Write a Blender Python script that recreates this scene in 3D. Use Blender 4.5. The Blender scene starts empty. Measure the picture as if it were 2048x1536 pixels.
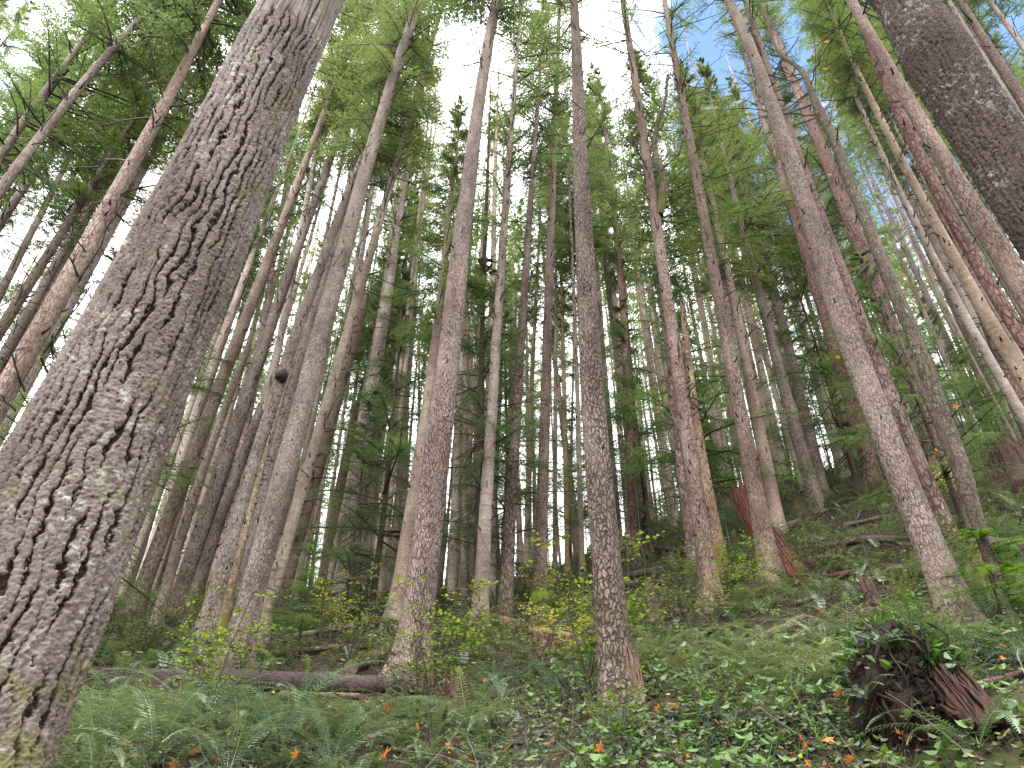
import bpy, math, random
import numpy as np
from mathutils import Vector, Matrix

random.seed(7)
RS = np.random.RandomState(11)
SC = bpy.context.scene
COL = SC.collection
R = math.radians

# ------------------------------------------------------------------ camera
FPX = 1538.0                 # focal length in pixels of the 2048 px wide photograph
PITCH = R(37.0)
CAMZ = 2.2
cam_d = bpy.data.cameras.new("camera")
cam_d.sensor_width = 36.0
cam_d.lens = FPX / 2048.0 * 36.0
cam_d.clip_start = 0.05
cam_d.clip_end = 2000.0
cam = bpy.data.objects.new("camera", cam_d)
cam.location = (0, 0, CAMZ)
cam.rotation_euler = (math.pi / 2 + PITCH, 0, 0)
COL.objects.link(cam)
SC.camera = cam

# ------------------------------------------------------------------ world, sun, exposure
SUN_EL, SUN_AZ = R(50), R(205)          # behind and a little to the left of the camera
w = bpy.data.worlds.new("World")
SC.world = w
w.use_nodes = True
nt = w.node_tree
nt.nodes.clear()


def nd(tree, typ, **kw):
    n = tree.nodes.new(typ)
    for k, v in kw.items():
        if k.startswith("i_"):
            n.inputs[k[2:].replace("_", " ")].default_value = v
        else:
            setattr(n, k, v)
    return n


def lk(tree, a, b):
    tree.links.new(a, b)


def math_n(tree, op, a, b=None, c=None, clamp=False):
    n = tree.nodes.new("ShaderNodeMath")
    n.operation = op
    n.use_clamp = clamp
    for i, v in enumerate((a, b, c)):
        if v is None:
            continue
        if isinstance(v, (int, float)):
            n.inputs[i].default_value = v
        else:
            lk(tree, v, n.inputs[i])
    return n.outputs[0]


def smooth_n(tree, val, lo, hi, a=0.0, b=1.0):
    n = tree.nodes.new("ShaderNodeMapRange")
    n.interpolation_type = "SMOOTHSTEP"
    lk(tree, val, n.inputs["Value"])
    n.inputs["From Min"].default_value = lo
    n.inputs["From Max"].default_value = hi
    n.inputs["To Min"].default_value = a
    n.inputs["To Max"].default_value = b
    return n.outputs["Result"]


def mix_n(tree, fac, a, b, blend="MIX"):
    n = tree.nodes.new("ShaderNodeMix")
    n.data_type = "RGBA"
    n.blend_type = blend
    if isinstance(fac, (int, float)):
        n.inputs[0].default_value = fac
    else:
        lk(tree, fac, n.inputs[0])
    for i, v in ((6, a), (7, b)):
        if isinstance(v, (tuple, list)):
            n.inputs[i].default_value = (*v[:3], 1.0)
        else:
            lk(tree, v, n.inputs[i])
    return n.outputs[2]


def noise_n(tree, vec, scale, detail=3.0, rough=0.55, dist=0.0):
    n = tree.nodes.new("ShaderNodeTexNoise")
    n.inputs["Scale"].default_value = scale
    n.inputs["Detail"].default_value = detail
    n.inputs["Roughness"].default_value = rough
    n.inputs["Distortion"].default_value = dist
    if vec is not None:
        lk(tree, vec, n.inputs["Vector"])
    return n.outputs["Fac"]


sky = nd(nt, "ShaderNodeTexSky", sky_type="NISHITA", sun_disc=False)
sky.sun_elevation = SUN_EL
sky.sun_rotation = SUN_AZ
sky.air_density = 1.0
sky.dust_density = 0.3
sky.ozone_density = 2.0
tc = nd(nt, "ShaderNodeTexCoord")
CLOUD = 13.0
cl_noise = noise_n(nt, tc.outputs["Generated"], 2.6, 6.0, 0.6)


def dirmask(d, lo, hi):
    v = Vector(d).normalized()
    n = nd(nt, "ShaderNodeVectorMath", operation="DOT_PRODUCT")
    lk(nt, tc.outputs["Generated"], n.inputs[0])
    n.inputs[1].default_value = v
    return smooth_n(nt, n.outputs["Value"], lo, hi)


blue = dirmask((0.40, 0.50, 0.86), 0.94, 0.995)          # the blue opening in the clouds, upper right
blue2 = dirmask((-0.62, 0.50, 0.95), 0.985, 0.998)
bl = math_n(nt, "MAXIMUM", blue, math_n(nt, "MULTIPLY", blue2, 0.6))
cl = math_n(nt, "SUBTRACT", math_n(nt, "ADD", cl_noise, 0.30), math_n(nt, "MULTIPLY", bl, 0.50))
clf = smooth_n(nt, cl, 0.34, 0.55)
# an overcast sky is about three times as bright overhead as at the horizon
sepw = nd(nt, "ShaderNodeSeparateXYZ"); lk(nt, tc.outputs["Generated"], sepw.inputs[0])
grad = math_n(nt, "MULTIPLY_ADD", math_n(nt, "MAXIMUM", sepw.outputs[2], 0.0), 0.78, 0.26)
gcol = nd(nt, "ShaderNodeVectorMath", operation="SCALE"); gcol.inputs[0].default_value = (CLOUD * 0.98, CLOUD * 0.985, CLOUD * 1.03)
lk(nt, grad, gcol.inputs["Scale"])
col = mix_n(nt, clf, sky.outputs["Color"], gcol.outputs[0])
bg = nd(nt, "ShaderNodeBackground")
bg.inputs["Strength"].default_value = 0.10
lk(nt, col, bg.inputs["Color"])
wo = nd(nt, "ShaderNodeOutputWorld")
lk(nt, bg.outputs[0], wo.inputs[0])

sun_d = bpy.data.lights.new("sun", "SUN")
sun_d.energy = 0.6
sun_d.angle = R(35)
sun_d.color = (1.0, 0.96, 0.90)
sun = bpy.data.objects.new("sun", sun_d)
sd = Vector((math.sin(SUN_AZ) * math.cos(SUN_EL), math.cos(SUN_AZ) * math.cos(SUN_EL), math.sin(SUN_EL)))
sun.rotation_euler = sd.to_track_quat("Z", "Y").to_euler()
COL.objects.link(sun)

SC.view_settings.view_transform = "Standard"
SC.view_settings.look = "None"
SC.view_settings.gamma = 1.0
SC.view_settings.exposure = 2.5
SC.render.engine = "CYCLES"
SC.cycles.max_bounces = 8
SC.cycles.diffuse_bounces = 6
SC.cycles.glossy_bounces = 2
SC.cycles.transmission_bounces = 3
SC.cycles.caustics_reflective = False
SC.cycles.caustics_refractive = False

# ------------------------------------------------------------------ numpy helpers
_perm = RS.permutation(4096)
_val = RS.rand(4096)


def _h(i, j, k=0):
    return _val[(_perm[(_perm[(i & 4095)] + j) & 4095] + 37 * k) & 4095]


def vn2(x, y):
    """value noise 0..1"""
    x = np.asarray(x, float); y = np.asarray(y, float)
    xi = np.floor(x).astype(int); yi = np.floor(y).astype(int)
    fx = x - xi; fy = y - yi
    fx = fx * fx * (3 - 2 * fx); fy = fy * fy * (3 - 2 * fy)
    return ((_h(xi, yi) * (1 - fx) + _h(xi + 1, yi) * fx) * (1 - fy)
            + (_h(xi, yi + 1) * (1 - fx) + _h(xi + 1, yi + 1) * fx) * fy)


def fbm(x, y, o=4):
    s = 0; a = 0.5
    for k in range(o):
        s = s + a * vn2(x * 2 ** k + 17.3 * k, y * 2 ** k + 5.1 * k); a *= 0.5
    return s


def vor(u, v, perx=None):
    """jittered-grid Voronoi: returns edge distance, cell id (0..1), local offset to the nearest point"""
    ui = np.floor(u).astype(int); vi = np.floor(v).astype(int)
    f1 = np.full(u.shape, 9.0); f2 = np.full(u.shape, 9.0); cid = np.zeros(u.shape)
    du = np.zeros(u.shape); dv = np.zeros(u.shape)
    for a in (-1, 0, 1):
        for b in (-1, 0, 1):
            i = ui + a; j = vi + b
            ii = i % perx if perx else i
            px = i + 0.1 + 0.8 * _h(ii, j, 1); py = j + 0.1 + 0.8 * _h(ii, j, 2)
            d = np.hypot(u - px, v - py)
            c = _h(ii, j, 3)
            m = d < f1
            f2 = np.where(m, f1, np.minimum(f2, d))
            cid = np.where(m, c, cid); du = np.where(m, u - px, du); dv = np.where(m, v - py, dv)
            f1 = np.where(m, d, f1)
    return f2 - f1, cid, du, dv


def sstep(x, a, b):
    t = np.clip((x - a) / (b - a), 0, 1)
    return t * t * (3 - 2 * t)


class MB:
    """collects geometry; build() links it as ONE mesh object"""
    def __init__(s):
        s.v = []; s.f = []; s.m = []; s.at = {}; s.n = 0; s.sm = []

    def add(s, verts, faces, mat=0, smooth=True, **attrs):
        verts = np.asarray(verts, float).reshape(-1, 3)
        faces = np.asarray(faces, int)
        if len(faces) == 0:
            return
        s.v.append(verts); s.f.append(faces + s.n)
        s.m.append(np.full(len(faces), mat) if np.isscalar(mat) else np.asarray(mat))
        s.sm.append(np.full(len(faces), smooth))
        for k, a in attrs.items():
            s.at.setdefault(k, []).append((s.n, np.asarray(a, float)))
        s.n += len(verts)

    def quads(s, q, mat=0, smooth=False, **attrs):
        """q: N x 4 x 3; attrs per quad"""
        q = np.asarray(q, float)
        n = len(q)
        at = {k: np.repeat(np.asarray(a, float), 4, axis=0) for k, a in attrs.items()}
        s.add(q.reshape(-1, 3), np.arange(n * 4).reshape(n, 4), mat, smooth, **at)

    def mesh(s, name, mats):
        me = bpy.data.meshes.new(name)
        V = np.concatenate(s.v)
        me.vertices.add(len(V))
        me.vertices.foreach_set("co", V.astype(np.float32).ravel())
        lt = np.concatenate([np.full(len(f), f.shape[1]) for f in s.f])
        li = np.concatenate([f.ravel() for f in s.f])
        me.loops.add(len(li))
        me.loops.foreach_set("vertex_index", li.astype(np.int32))
        me.polygons.add(len(lt))
        me.polygons.foreach_set("loop_start", np.concatenate([[0], np.cumsum(lt)[:-1]]).astype(np.int32))
        me.polygons.foreach_set("material_index", np.concatenate(s.m).astype(np.int32))
        me.polygons.foreach_set("use_smooth", np.concatenate(s.sm).astype(bool))
        me.update(calc_edges=True)
        for k, parts in s.at.items():
            dim = parts[0][1].ndim
            if dim == 2:
                a = np.zeros((len(V), 3), np.float32)
                at = me.attributes.new(k, "FLOAT_VECTOR", "POINT"); key = "vector"
            else:
                a = np.zeros(len(V), np.float32)
                at = me.attributes.new(k, "FLOAT", "POINT"); key = "value"
            for st, arr in parts:
                a[st:st + len(arr)] = arr
            at.data.foreach_set(key, a.ravel())
        for m in (mats if isinstance(mats, (list, tuple)) else [mats]):
            me.materials.append(m)
        return me

    def build(s, name, mats, parent=None, loc=(0, 0, 0)):
        return link(name, s.mesh(name, mats), parent, loc)


def link(name, me, parent=None, loc=(0, 0, 0)):
    o = bpy.data.objects.new(name, me)
    COL.objects.link(o)
    o.location = loc
    if parent is not None:
        o.parent = parent
    return o


def tag(o, label=None, cat=None, group=None, kind=None):
    if label: o["label"] = label
    if cat: o["category"] = cat
    if group: o["group"] = group
    if kind: o["kind"] = kind
    return o


def thing(name, label, cat, loc, group=None):
    o = bpy.data.objects.new(name, None)
    o.empty_display_size = 0.2
    COL.objects.link(o)
    o.location = loc
    return tag(o, label, cat, group)


def copy_thing(root, loc, rot=(0, 0, 0), scale=(1, 1, 1), label=None, group=None):
    r = root.copy(); COL.objects.link(r)
    r.location = loc; r.rotation_euler = rot; r.scale = scale
    if label: r["label"] = label
    if group: r["group"] = group
    for ch in list(root.children):
        c = ch.copy(); COL.objects.link(c); c.parent = r
        for g in ch.children:
            d = g.copy(); COL.objects.link(d); d.parent = c
    return r


def tube(mb, pts, rad, sides=6, mat=0, cap=True, bk=None, **kw):
    pts = np.asarray(pts, float); n = len(pts)
    rad = np.full(n, rad) if np.isscalar(rad) else np.asarray(rad, float)
    tan = np.gradient(pts, axis=0)
    tan /= np.linalg.norm(tan, axis=1)[:, None] + 1e-9
    ref = np.array([0, 0, 1.0]) if abs(tan[0][2]) < 0.8 else np.array([1.0, 0, 0])
    a = np.cross(tan, ref); a /= np.linalg.norm(a, axis=1)[:, None] + 1e-9
    b = np.cross(tan, a)
    th = np.linspace(0, 2 * np.pi, sides, endpoint=False)
    ring = np.cos(th)[None, :, None] * a[:, None] + np.sin(th)[None, :, None] * b[:, None]
    V = pts[:, None] + ring * rad[:, None, None]
    i = np.arange(n - 1)[:, None] * sides; j = np.arange(sides)[None]
    j2 = (j + 1) % sides
    F = np.stack([i + j, i + j2, i + sides + j2, i + sides + j], -1).reshape(-1, 4)
    at = dict(kw)
    if bk is not None:
        L = np.concatenate([[0], np.cumsum(np.linalg.norm(np.diff(pts, axis=0), axis=1))])
        r0 = rad.max()
        at["bk"] = np.stack([np.tile(r0 * np.cos(th), n), np.tile(r0 * np.sin(th), n), np.repeat(L, sides) + bk], -1)
    else:
        at = {k: np.full(n * sides, v) if np.isscalar(v) else v for k, v in at.items()}
    st = mb.n
    mb.add(V.reshape(-1, 3), F, mat, True, **at)
    if cap:
        for e, off in ((0, 0), (n - 1, (n - 1) * sides)):
            if rad[e] > 0.015:
                cv = np.concatenate([V[e], pts[e][None]])
                cf = np.array([[k, (k + 1) % sides, sides] for k in range(sides)])
                mb.add(cv, cf, 1 if cap == 2 else mat, False)
    return V


# ------------------------------------------------------------------ photograph pixel -> ray
FW = np.array([0, math.cos(PITCH), math.sin(PITCH)]); UP = np.array([0, -math.sin(PITCH), math.cos(PITCH)])
RT = np.array([1.0, 0, 0]); CAM = np.array([0, 0, CAMZ])


def ray(px, py):
    return FW + RT * ((px - 1024) / FPX) + UP * ((768 - py) / FPX)


def H(x, y):
    """hillside height"""
    x = np.asarray(x, float); y = np.asarray(y, float)
    xp = np.log1p(np.exp(np.clip(x * 1.2, -30, 30))) / 1.2 - 0.15
    c = 37 + 14 * sstep(x, -4, 14)
    yy = np.where(y < 1.5, 1.5 + (y - 1.5) * 0.12, np.where(y > c, c + (y - c) * 0.06, y))
    z = 0.466 * yy + 0.17 * xp + 0.012 * np.clip(xp, 0, 14) * np.clip(y - 9, 0, 21)
    near = sstep(y, 2, 7)
    z = z + near * ((vn2(x * 0.35 + 9, y * 0.35) - 0.5) * 0.35 + (vn2(x * 1.1, y * 1.1 + 40) - 0.5) * 0.22
                    + (vn2(x * 3.1 + 3, y * 3.1) - 0.5) * 0.09)
    return z


_ts = np.concatenate([np.arange(2, 40, 0.02), np.arange(40, 120, 0.1)])


def hit(px, py):
    d = ray(px, py)
    P = CAM + d * _ts[:, None]
    below = P[:, 2] < H(P[:, 0], P[:, 1])
    k = int(np.argmax(below)) if below.any() else int(np.searchsorted(_ts, 45))
    return P[k], _ts[k]


def ground(x, y):
    return np.array([x, y, float(H(x, y))])


# ------------------------------------------------------------------ materials
def mat_new(name):
    m = bpy.data.materials.new(name)
    m.use_nodes = True
    t = m.node_tree
    t.nodes.clear()
    out = t.nodes.new("ShaderNodeOutputMaterial")
    return m, t, out


def attr_n(t, name):
    n = t.nodes.new("ShaderNodeAttribute")
    n.attribute_name = name
    return n


def scale_vec(t, vec, s):
    n = t.nodes.new("ShaderNodeVectorMath"); n.operation = "MULTIPLY"
    lk(t, vec, n.inputs[0]); n.inputs[1].default_value = s
    return n.outputs[0]


def add_vec(t, a, b):
    n = t.nodes.new("ShaderNodeVectorMath"); n.operation = "ADD"
    lk(t, a, n.inputs[0]); lk(t, b, n.inputs[1])
    return n.outputs[0]


def bark_material(name, plate=(0.185, 0.156, 0.140), dark=(0.042, 0.030, 0.026), cw=22.0, ch=5.0, crack=0.16, bump=0.5,
                  moss=0.25, lichen=0.35, rings=0.25, hero=False, moss_base=0.0):
    m, t, out = mat_new(name)
    bk = attr_n(t, "bk").outputs["Vector"]
    info = t.nodes.new("ShaderNodeObjectInfo")
    rnd = t.nodes.new("ShaderNodeVectorMath"); rnd.operation = "SCALE"
    rnd.inputs[0].default_value = (31.0, 17.0, 53.0); lk(t, info.outputs["Random"], rnd.inputs["Scale"])
    p = add_vec(t, bk, rnd.outputs[0])
    nz = t.nodes.new("ShaderNodeTexNoise"); nz.inputs["Scale"].default_value = 9.0; nz.inputs["Detail"].default_value = 3
    lk(t, p, nz.inputs["Vector"])
    sub = t.nodes.new("ShaderNodeVectorMath"); sub.operation = "MULTIPLY_ADD"
    lk(t, nz.outputs["Color"], sub.inputs[0]); sub.inputs[1].default_value = (0.09, 0.09, 0.12); lk(t, p, sub.inputs[2])
    pw = sub.outputs[0]
    fine = noise_n(t, scale_vec(t, p, (1, 1, 0.6)), 70.0, 4.0, 0.65)
    med = noise_n(t, p, 6.0, 4.0, 0.6)
    if hero:
        ck = attr_n(t, "crack").outputs["Fac"]
        cell = attr_n(t, "cell").outputs["Fac"]
        crk = smooth_n(t, math_n(t, "ADD", ck, math_n(t, "MULTIPLY", math_n(t, "SUBTRACT", fine, 0.5), 0.7)), 0.25, 0.62)
        vs = t.nodes.new("ShaderNodeTexVoronoi"); vs.feature = "F1"
        lk(t, scale_vec(t, pw, (34, 34, 52)), vs.inputs["Vector"]); vs.inputs["Scale"].default_value = 1.0
        sps = t.nodes.new("ShaderNodeSeparateColor"); lk(t, vs.outputs["Color"], sps.inputs[0])
        cell = math_n(t, "ADD", math_n(t, "MULTIPLY", cell, 0.6), math_n(t, "MULTIPLY", sps.outputs[0], 0.55))
        hgt = math_n(t, "ADD", math_n(t, "MULTIPLY", fine, 0.6), math_n(t, "ADD", math_n(t, "MULTIPLY", sps.outputs[0], 0.8), math_n(t, "MULTIPLY", vs.outputs["Distance"], -0.5)))
    else:
        vr = t.nodes.new("ShaderNodeTexVoronoi"); vr.feature = "DISTANCE_TO_EDGE"
        lk(t, scale_vec(t, pw, (cw, cw, ch)), vr.inputs["Vector"]); vr.inputs["Scale"].default_value = 1.0
        vc = t.nodes.new("ShaderNodeTexVoronoi"); vc.feature = "F1"
        lk(t, scale_vec(t, pw, (cw * 1.7, cw * 1.7, ch * 2.6)), vc.inputs["Vector"]); vc.inputs["Scale"].default_value = 1.0
        sepc = t.nodes.new("ShaderNodeSeparateColor"); lk(t, vc.outputs["Color"], sepc.inputs[0])
        cell = sepc.outputs[0]
        edge = math_n(t, "ADD", vr.outputs["Distance"], math_n(t, "MULTIPLY", math_n(t, "SUBTRACT", fine, 0.5), 0.14))
        crk = smooth_n(t, edge, 0.0, crack, 1.0, 0.0)
        sph = t.nodes.new("ShaderNodeSeparateXYZ"); lk(t, bk, sph.inputs[0])
        up_ = smooth_n(t, sph.outputs[2], 6.0, 20.0)                     # bark gets smoother and more ringed up the stem
        pat = smooth_n(t, noise_n(t, scale_vec(t, p, (1.0, 1.0, 0.35)), 3.0, 3.0, 0.6), 0.34, 0.55, 0.55, 1.0)
        crk = math_n(t, "MULTIPLY", crk, math_n(t, "MULTIPLY", pat, math_n(t, "SUBTRACT", 1.0, math_n(t, "MULTIPLY", up_, 0.6))))
        rg = noise_n(t, scale_vec(t, p, (2.0, 2.0, 22.0)), 1.0, 3.0, 0.6)
        hgt = math_n(t, "ADD", math_n(t, "MULTIPLY", math_n(t, "SUBTRACT", 1.0, crk), 1.0), math_n(t, "MULTIPLY", fine, 0.5))
    c = mix_n(t, math_n(t, "MULTIPLY", cell, 0.75), [x * 0.78 for x in plate], [min(1, x * 1.28) for x in plate])
    c = mix_n(t, smooth_n(t, fine, 0.35, 0.7, 0.0, 0.5), c, [x * 1.45 for x in plate])
    c = mix_n(t, smooth_n(t, med, 0.42, 0.68, 0.0, 0.55), c, (plate[0] * 0.62, plate[1] * 0.60, plate[2] * 0.60))
    if not hero:
        c = mix_n(t, math_n(t, "MULTIPLY", smooth_n(t, rg, 0.50, 0.64, 0.0, 1.0), math_n(t, "MULTIPLY_ADD", up_, 0.45, rings)), c, (0.09, 0.065, 0.055))
    # lichen: pale grey green blots
    ln = noise_n(t, p, 13.0, 5.0, 0.65)
    ln2 = noise_n(t, p, 2.2, 2.0, 0.5)
    lf = math_n(t, "MULTIPLY", smooth_n(t, ln, 0.53, 0.62), smooth_n(t, ln2, 0.40, 0.62))
    c = mix_n(t, math_n(t, "MULTIPLY", lf, lichen), c, (0.40, 0.42, 0.36))
    c = mix_n(t, crk, c, dark)
    # moss
    mn = noise_n(t, p, 3.6, 5.0, 0.65)
    sepb = t.nodes.new("ShaderNodeSeparateXYZ"); lk(t, bk, sepb.inputs[0])
    hm = smooth_n(t, sepb.outputs[2], 0.2, 1.9, 0.22 + moss_base, 0.0)
    if hero and moss_base > 0:
        sd_ = math_n(t, "ADD", math_n(t, "MULTIPLY", sepb.outputs[0], 1.6), math_n(t, "MULTIPLY", sepb.outputs[1], 0.9))
        s01 = smooth_n(t, sd_, -0.15, 0.6)
        hm = math_n(t, "ADD", math_n(t, "MULTIPLY", smooth_n(t, sepb.outputs[2], 0.3, 1.5, 0.34, 0.0), s01), math_n(t, "MULTIPLY", s01, 0.09))
    mf = smooth_n(t, math_n(t, "ADD", mn, hm), 0.60, 0.78, 0.0, 1.0)
    mcol = mix_n(t, fine, (0.05, 0.06, 0.012), (0.20, 0.19, 0.045))
    c = mix_n(t, math_n(t, "MULTIPLY", mf, min(1.0, moss + moss_base)), c, mcol)
    big = noise_n(t, scale_vec(t, p, (1.6, 1.6, 0.55)), 1.0, 3.0, 0.6)
    c = mix_n(t, 1.0, c, mix_n(t, smooth_n(t, big, 0.3, 0.7), (0.68, 0.62, 0.58), (1.25, 1.25, 1.22)), "MULTIPLY")
    c = mix_n(t, 1.0, c, info.outputs["Color"], "MULTIPLY")
    b = t.nodes.new("ShaderNodeBsdfPrincipled")
    lk(t, c, b.inputs["Base Color"]); b.inputs["Roughness"].default_value = 0.82
    b.inputs["Specular IOR Level"].default_value = 0.25
    bm = t.nodes.new("ShaderNodeBump"); bm.inputs["Strength"].default_value = bump
    bm.inputs["Distance"].default_value = 0.02 if not hero else 0.012
    lk(t, hgt, bm.inputs["Height"]); lk(t, bm.outputs[0], b.inputs["Normal"])
    lk(t, b.outputs[0], out.inputs[0])
    return m


M_BARK = bark_material("bark_grey")
M_BARKF = bark_material("bark_furrowed", plate=(0.185, 0.146, 0.131), dark=(0.05, 0.028, 0.022), cw=15, ch=4.2, crack=0.24, bump=0.8, rings=0.1)
M_BARKS = bark_material("bark_smooth", plate=(0.21, 0.186, 0.162), dark=(0.12, 0.09, 0.07), cw=20, ch=9.0, crack=0.06, bump=0.25, rings=0.5)
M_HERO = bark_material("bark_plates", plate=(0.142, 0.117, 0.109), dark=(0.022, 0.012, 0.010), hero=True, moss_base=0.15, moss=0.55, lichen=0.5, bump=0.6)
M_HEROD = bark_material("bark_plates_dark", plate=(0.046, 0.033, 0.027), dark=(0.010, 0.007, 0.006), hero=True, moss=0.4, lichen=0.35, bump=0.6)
M_BARKV = bark_material("bark_ridged", plate=(0.235, 0.195, 0.178), dark=(0.050, 0.033, 0.028), cw=30, ch=6.0, crack=0.17, bump=0.9, moss=0.2, lichen=0.25, rings=0.1)
M_BARKD = bark_material("bark_rough_brown", plate=(0.205, 0.165, 0.147), dark=(0.050, 0.032, 0.027), cw=25, ch=8.0, crack=0.19, bump=1.0, moss=0.3, lichen=0.4, rings=0.1)
M_BARKN = bark_material("bark_fine_net", plate=(0.235, 0.200, 0.182), dark=(0.070, 0.052, 0.046), cw=30, ch=7.5, crack=0.17, bump=0.7, moss=0.25, lichen=0.5, rings=0.25)
M_MOSSY = bark_material("bark_mossy", plate=(0.20, 0.165, 0.13), dark=(0.05, 0.04, 0.03), moss=0.75, lichen=0.9, rings=0.4, moss_base=0.1)


def simple_mat(name, c1, c2, scale=8.0, rough=0.8, spec=0.3, bump=0.3, stretch=(1, 1, 1), transl=0.0, coord="Object", detail=5.0):
    m, t, out = mat_new(name)
    tcn = t.nodes.new("ShaderNodeTexCoord")
    v = scale_vec(t, tcn.outputs[coord], stretch)
    n = noise_n(t, v, scale, detail, 0.65)
    c = mix_n(t, smooth_n(t, n, 0.3, 0.7), c1, c2)
    b = t.nodes.new("ShaderNodeBsdfPrincipled")
    lk(t, c, b.inputs["Base Color"]); b.inputs["Roughness"].default_value = rough
    b.inputs["Specular IOR Level"].default_value = spec
    if bump:
        bm = t.nodes.new("ShaderNodeBump"); bm.inputs["Strength"].default_value = bump; bm.inputs["Distance"].default_value = 0.03
        lk(t, n, bm.inputs["Height"]); lk(t, bm.outputs[0], b.inputs["Normal"])
    lk(t, b.outputs[0], out.inputs[0])
    return m


M_STUB = simple_mat("dead_branch_wood", (0.022, 0.016, 0.013), (0.055, 0.042, 0.034), 20, bump=0)
M_TWIG = simple_mat("twig_wood", (0.035, 0.026, 0.02), (0.09, 0.075, 0.06), 14, bump=0)
M_RED = simple_mat("rotten_red_wood", (0.036, 0.012, 0.008), (0.20, 0.072, 0.043), 9, stretch=(2.6, 2.6, 0.22), bump=0.9)
M_PALEWOOD = simple_mat("pale_broken_wood", (0.075, 0.042, 0.030), (0.22, 0.150, 0.110), 9, stretch=(2.5, 2.5, 0.25), bump=0.6)
M_ROT = simple_mat("rotten_brown_wood", (0.016, 0.009, 0.007), (0.095, 0.046, 0.030), 9, stretch=(3.5, 3.5, 0.5), bump=1.0)
M_SOIL = simple_mat("shaded_root_soil", (0.004, 0.003, 0.002), (0.034, 0.019, 0.012), 7, bump=1.0)  # near-black: the shade of the hollow is put into the soil colour
M_MOSS = simple_mat("green_moss", (0.045, 0.07, 0.010), (0.17, 0.20, 0.035), 18, bump=0.8, rough=1.0, spec=0.05)
M_LOGEND = simple_mat("log_end_wood", (0.12, 0.08, 0.05), (0.28, 0.20, 0.14), 6, bump=0.3)


def leaf_mat(name, dark, light, tr=0.4, rough=0.45, spec=0.35, vscale=1.0):
    """leaf with some light passing through; 'tip' point attribute runs from dark to light"""
    m, t, out = mat_new(name)
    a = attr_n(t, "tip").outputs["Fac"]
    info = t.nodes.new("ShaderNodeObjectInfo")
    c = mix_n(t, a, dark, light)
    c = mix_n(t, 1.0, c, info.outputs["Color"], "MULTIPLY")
    b = t.nodes.new("ShaderNodeBsdfPrincipled")
    lk(t, c, b.inputs["Base Color"]); b.inputs["Roughness"].default_value = rough
    b.inputs["Specular IOR Level"].default_value = spec
    tl = t.nodes.new("ShaderNodeBsdfTranslucent")
    c2 = mix_n(t, 1.0, c, (1.45, 1.5, 0.95), "MULTIPLY")
    lk(t, c2, tl.inputs["Color"])
    mx = t.nodes.new("ShaderNodeMixShader"); mx.inputs[0].default_value = tr
    lk(t, b.outputs[0], mx.inputs[1]); lk(t, tl.outputs[0], mx.inputs[2])
    lk(t, mx.outputs[0], out.inputs[0])
    return m


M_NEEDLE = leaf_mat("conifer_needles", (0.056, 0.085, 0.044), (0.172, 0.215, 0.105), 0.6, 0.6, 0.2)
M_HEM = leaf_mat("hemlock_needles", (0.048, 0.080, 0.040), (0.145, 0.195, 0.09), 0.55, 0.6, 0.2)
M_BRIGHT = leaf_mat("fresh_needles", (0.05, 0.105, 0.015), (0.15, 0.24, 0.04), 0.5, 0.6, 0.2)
M_FERN = leaf_mat("sword_fern_green", (0.026, 0.052, 0.022), (0.20, 0.25, 0.14), 0.25, 0.25, 0.9)  # pale end paints sky highlights into the frond colour
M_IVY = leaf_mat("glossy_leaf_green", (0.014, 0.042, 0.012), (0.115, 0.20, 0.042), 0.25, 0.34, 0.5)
M_BRUSH = leaf_mat("brush_green", (0.022, 0.036, 0.014), (0.205, 0.235, 0.105), 0.35, 0.38, 0.6)  # wide range: shaded gaps and bright glints are put into the leaf colour
M_YELLOW = leaf_mat("yellow_green_leaf", (0.20, 0.22, 0.03), (0.55, 0.52, 0.09), 0.5, 0.5, 0.3)
M_LIME = leaf_mat("lime_leaf", (0.07, 0.12, 0.022), (0.25, 0.31, 0.06), 0.5, 0.5, 0.3)
M_ORANGE = leaf_mat("orange_maple_leaf", (0.26, 0.085, 0.018), (0.62, 0.26, 0.06), 0.35, 0.5, 0.3)
M_REDLEAF = leaf_mat("red_brown_leaf", (0.12, 0.028, 0.016), (0.30, 0.085, 0.05), 0.25, 0.5, 0.3)
M_LITTER = leaf_mat("brown_leaf_litter", (0.05, 0.026, 0.014), (0.22, 0.12, 0.06), 0.1, 0.7, 0.2)


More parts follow.
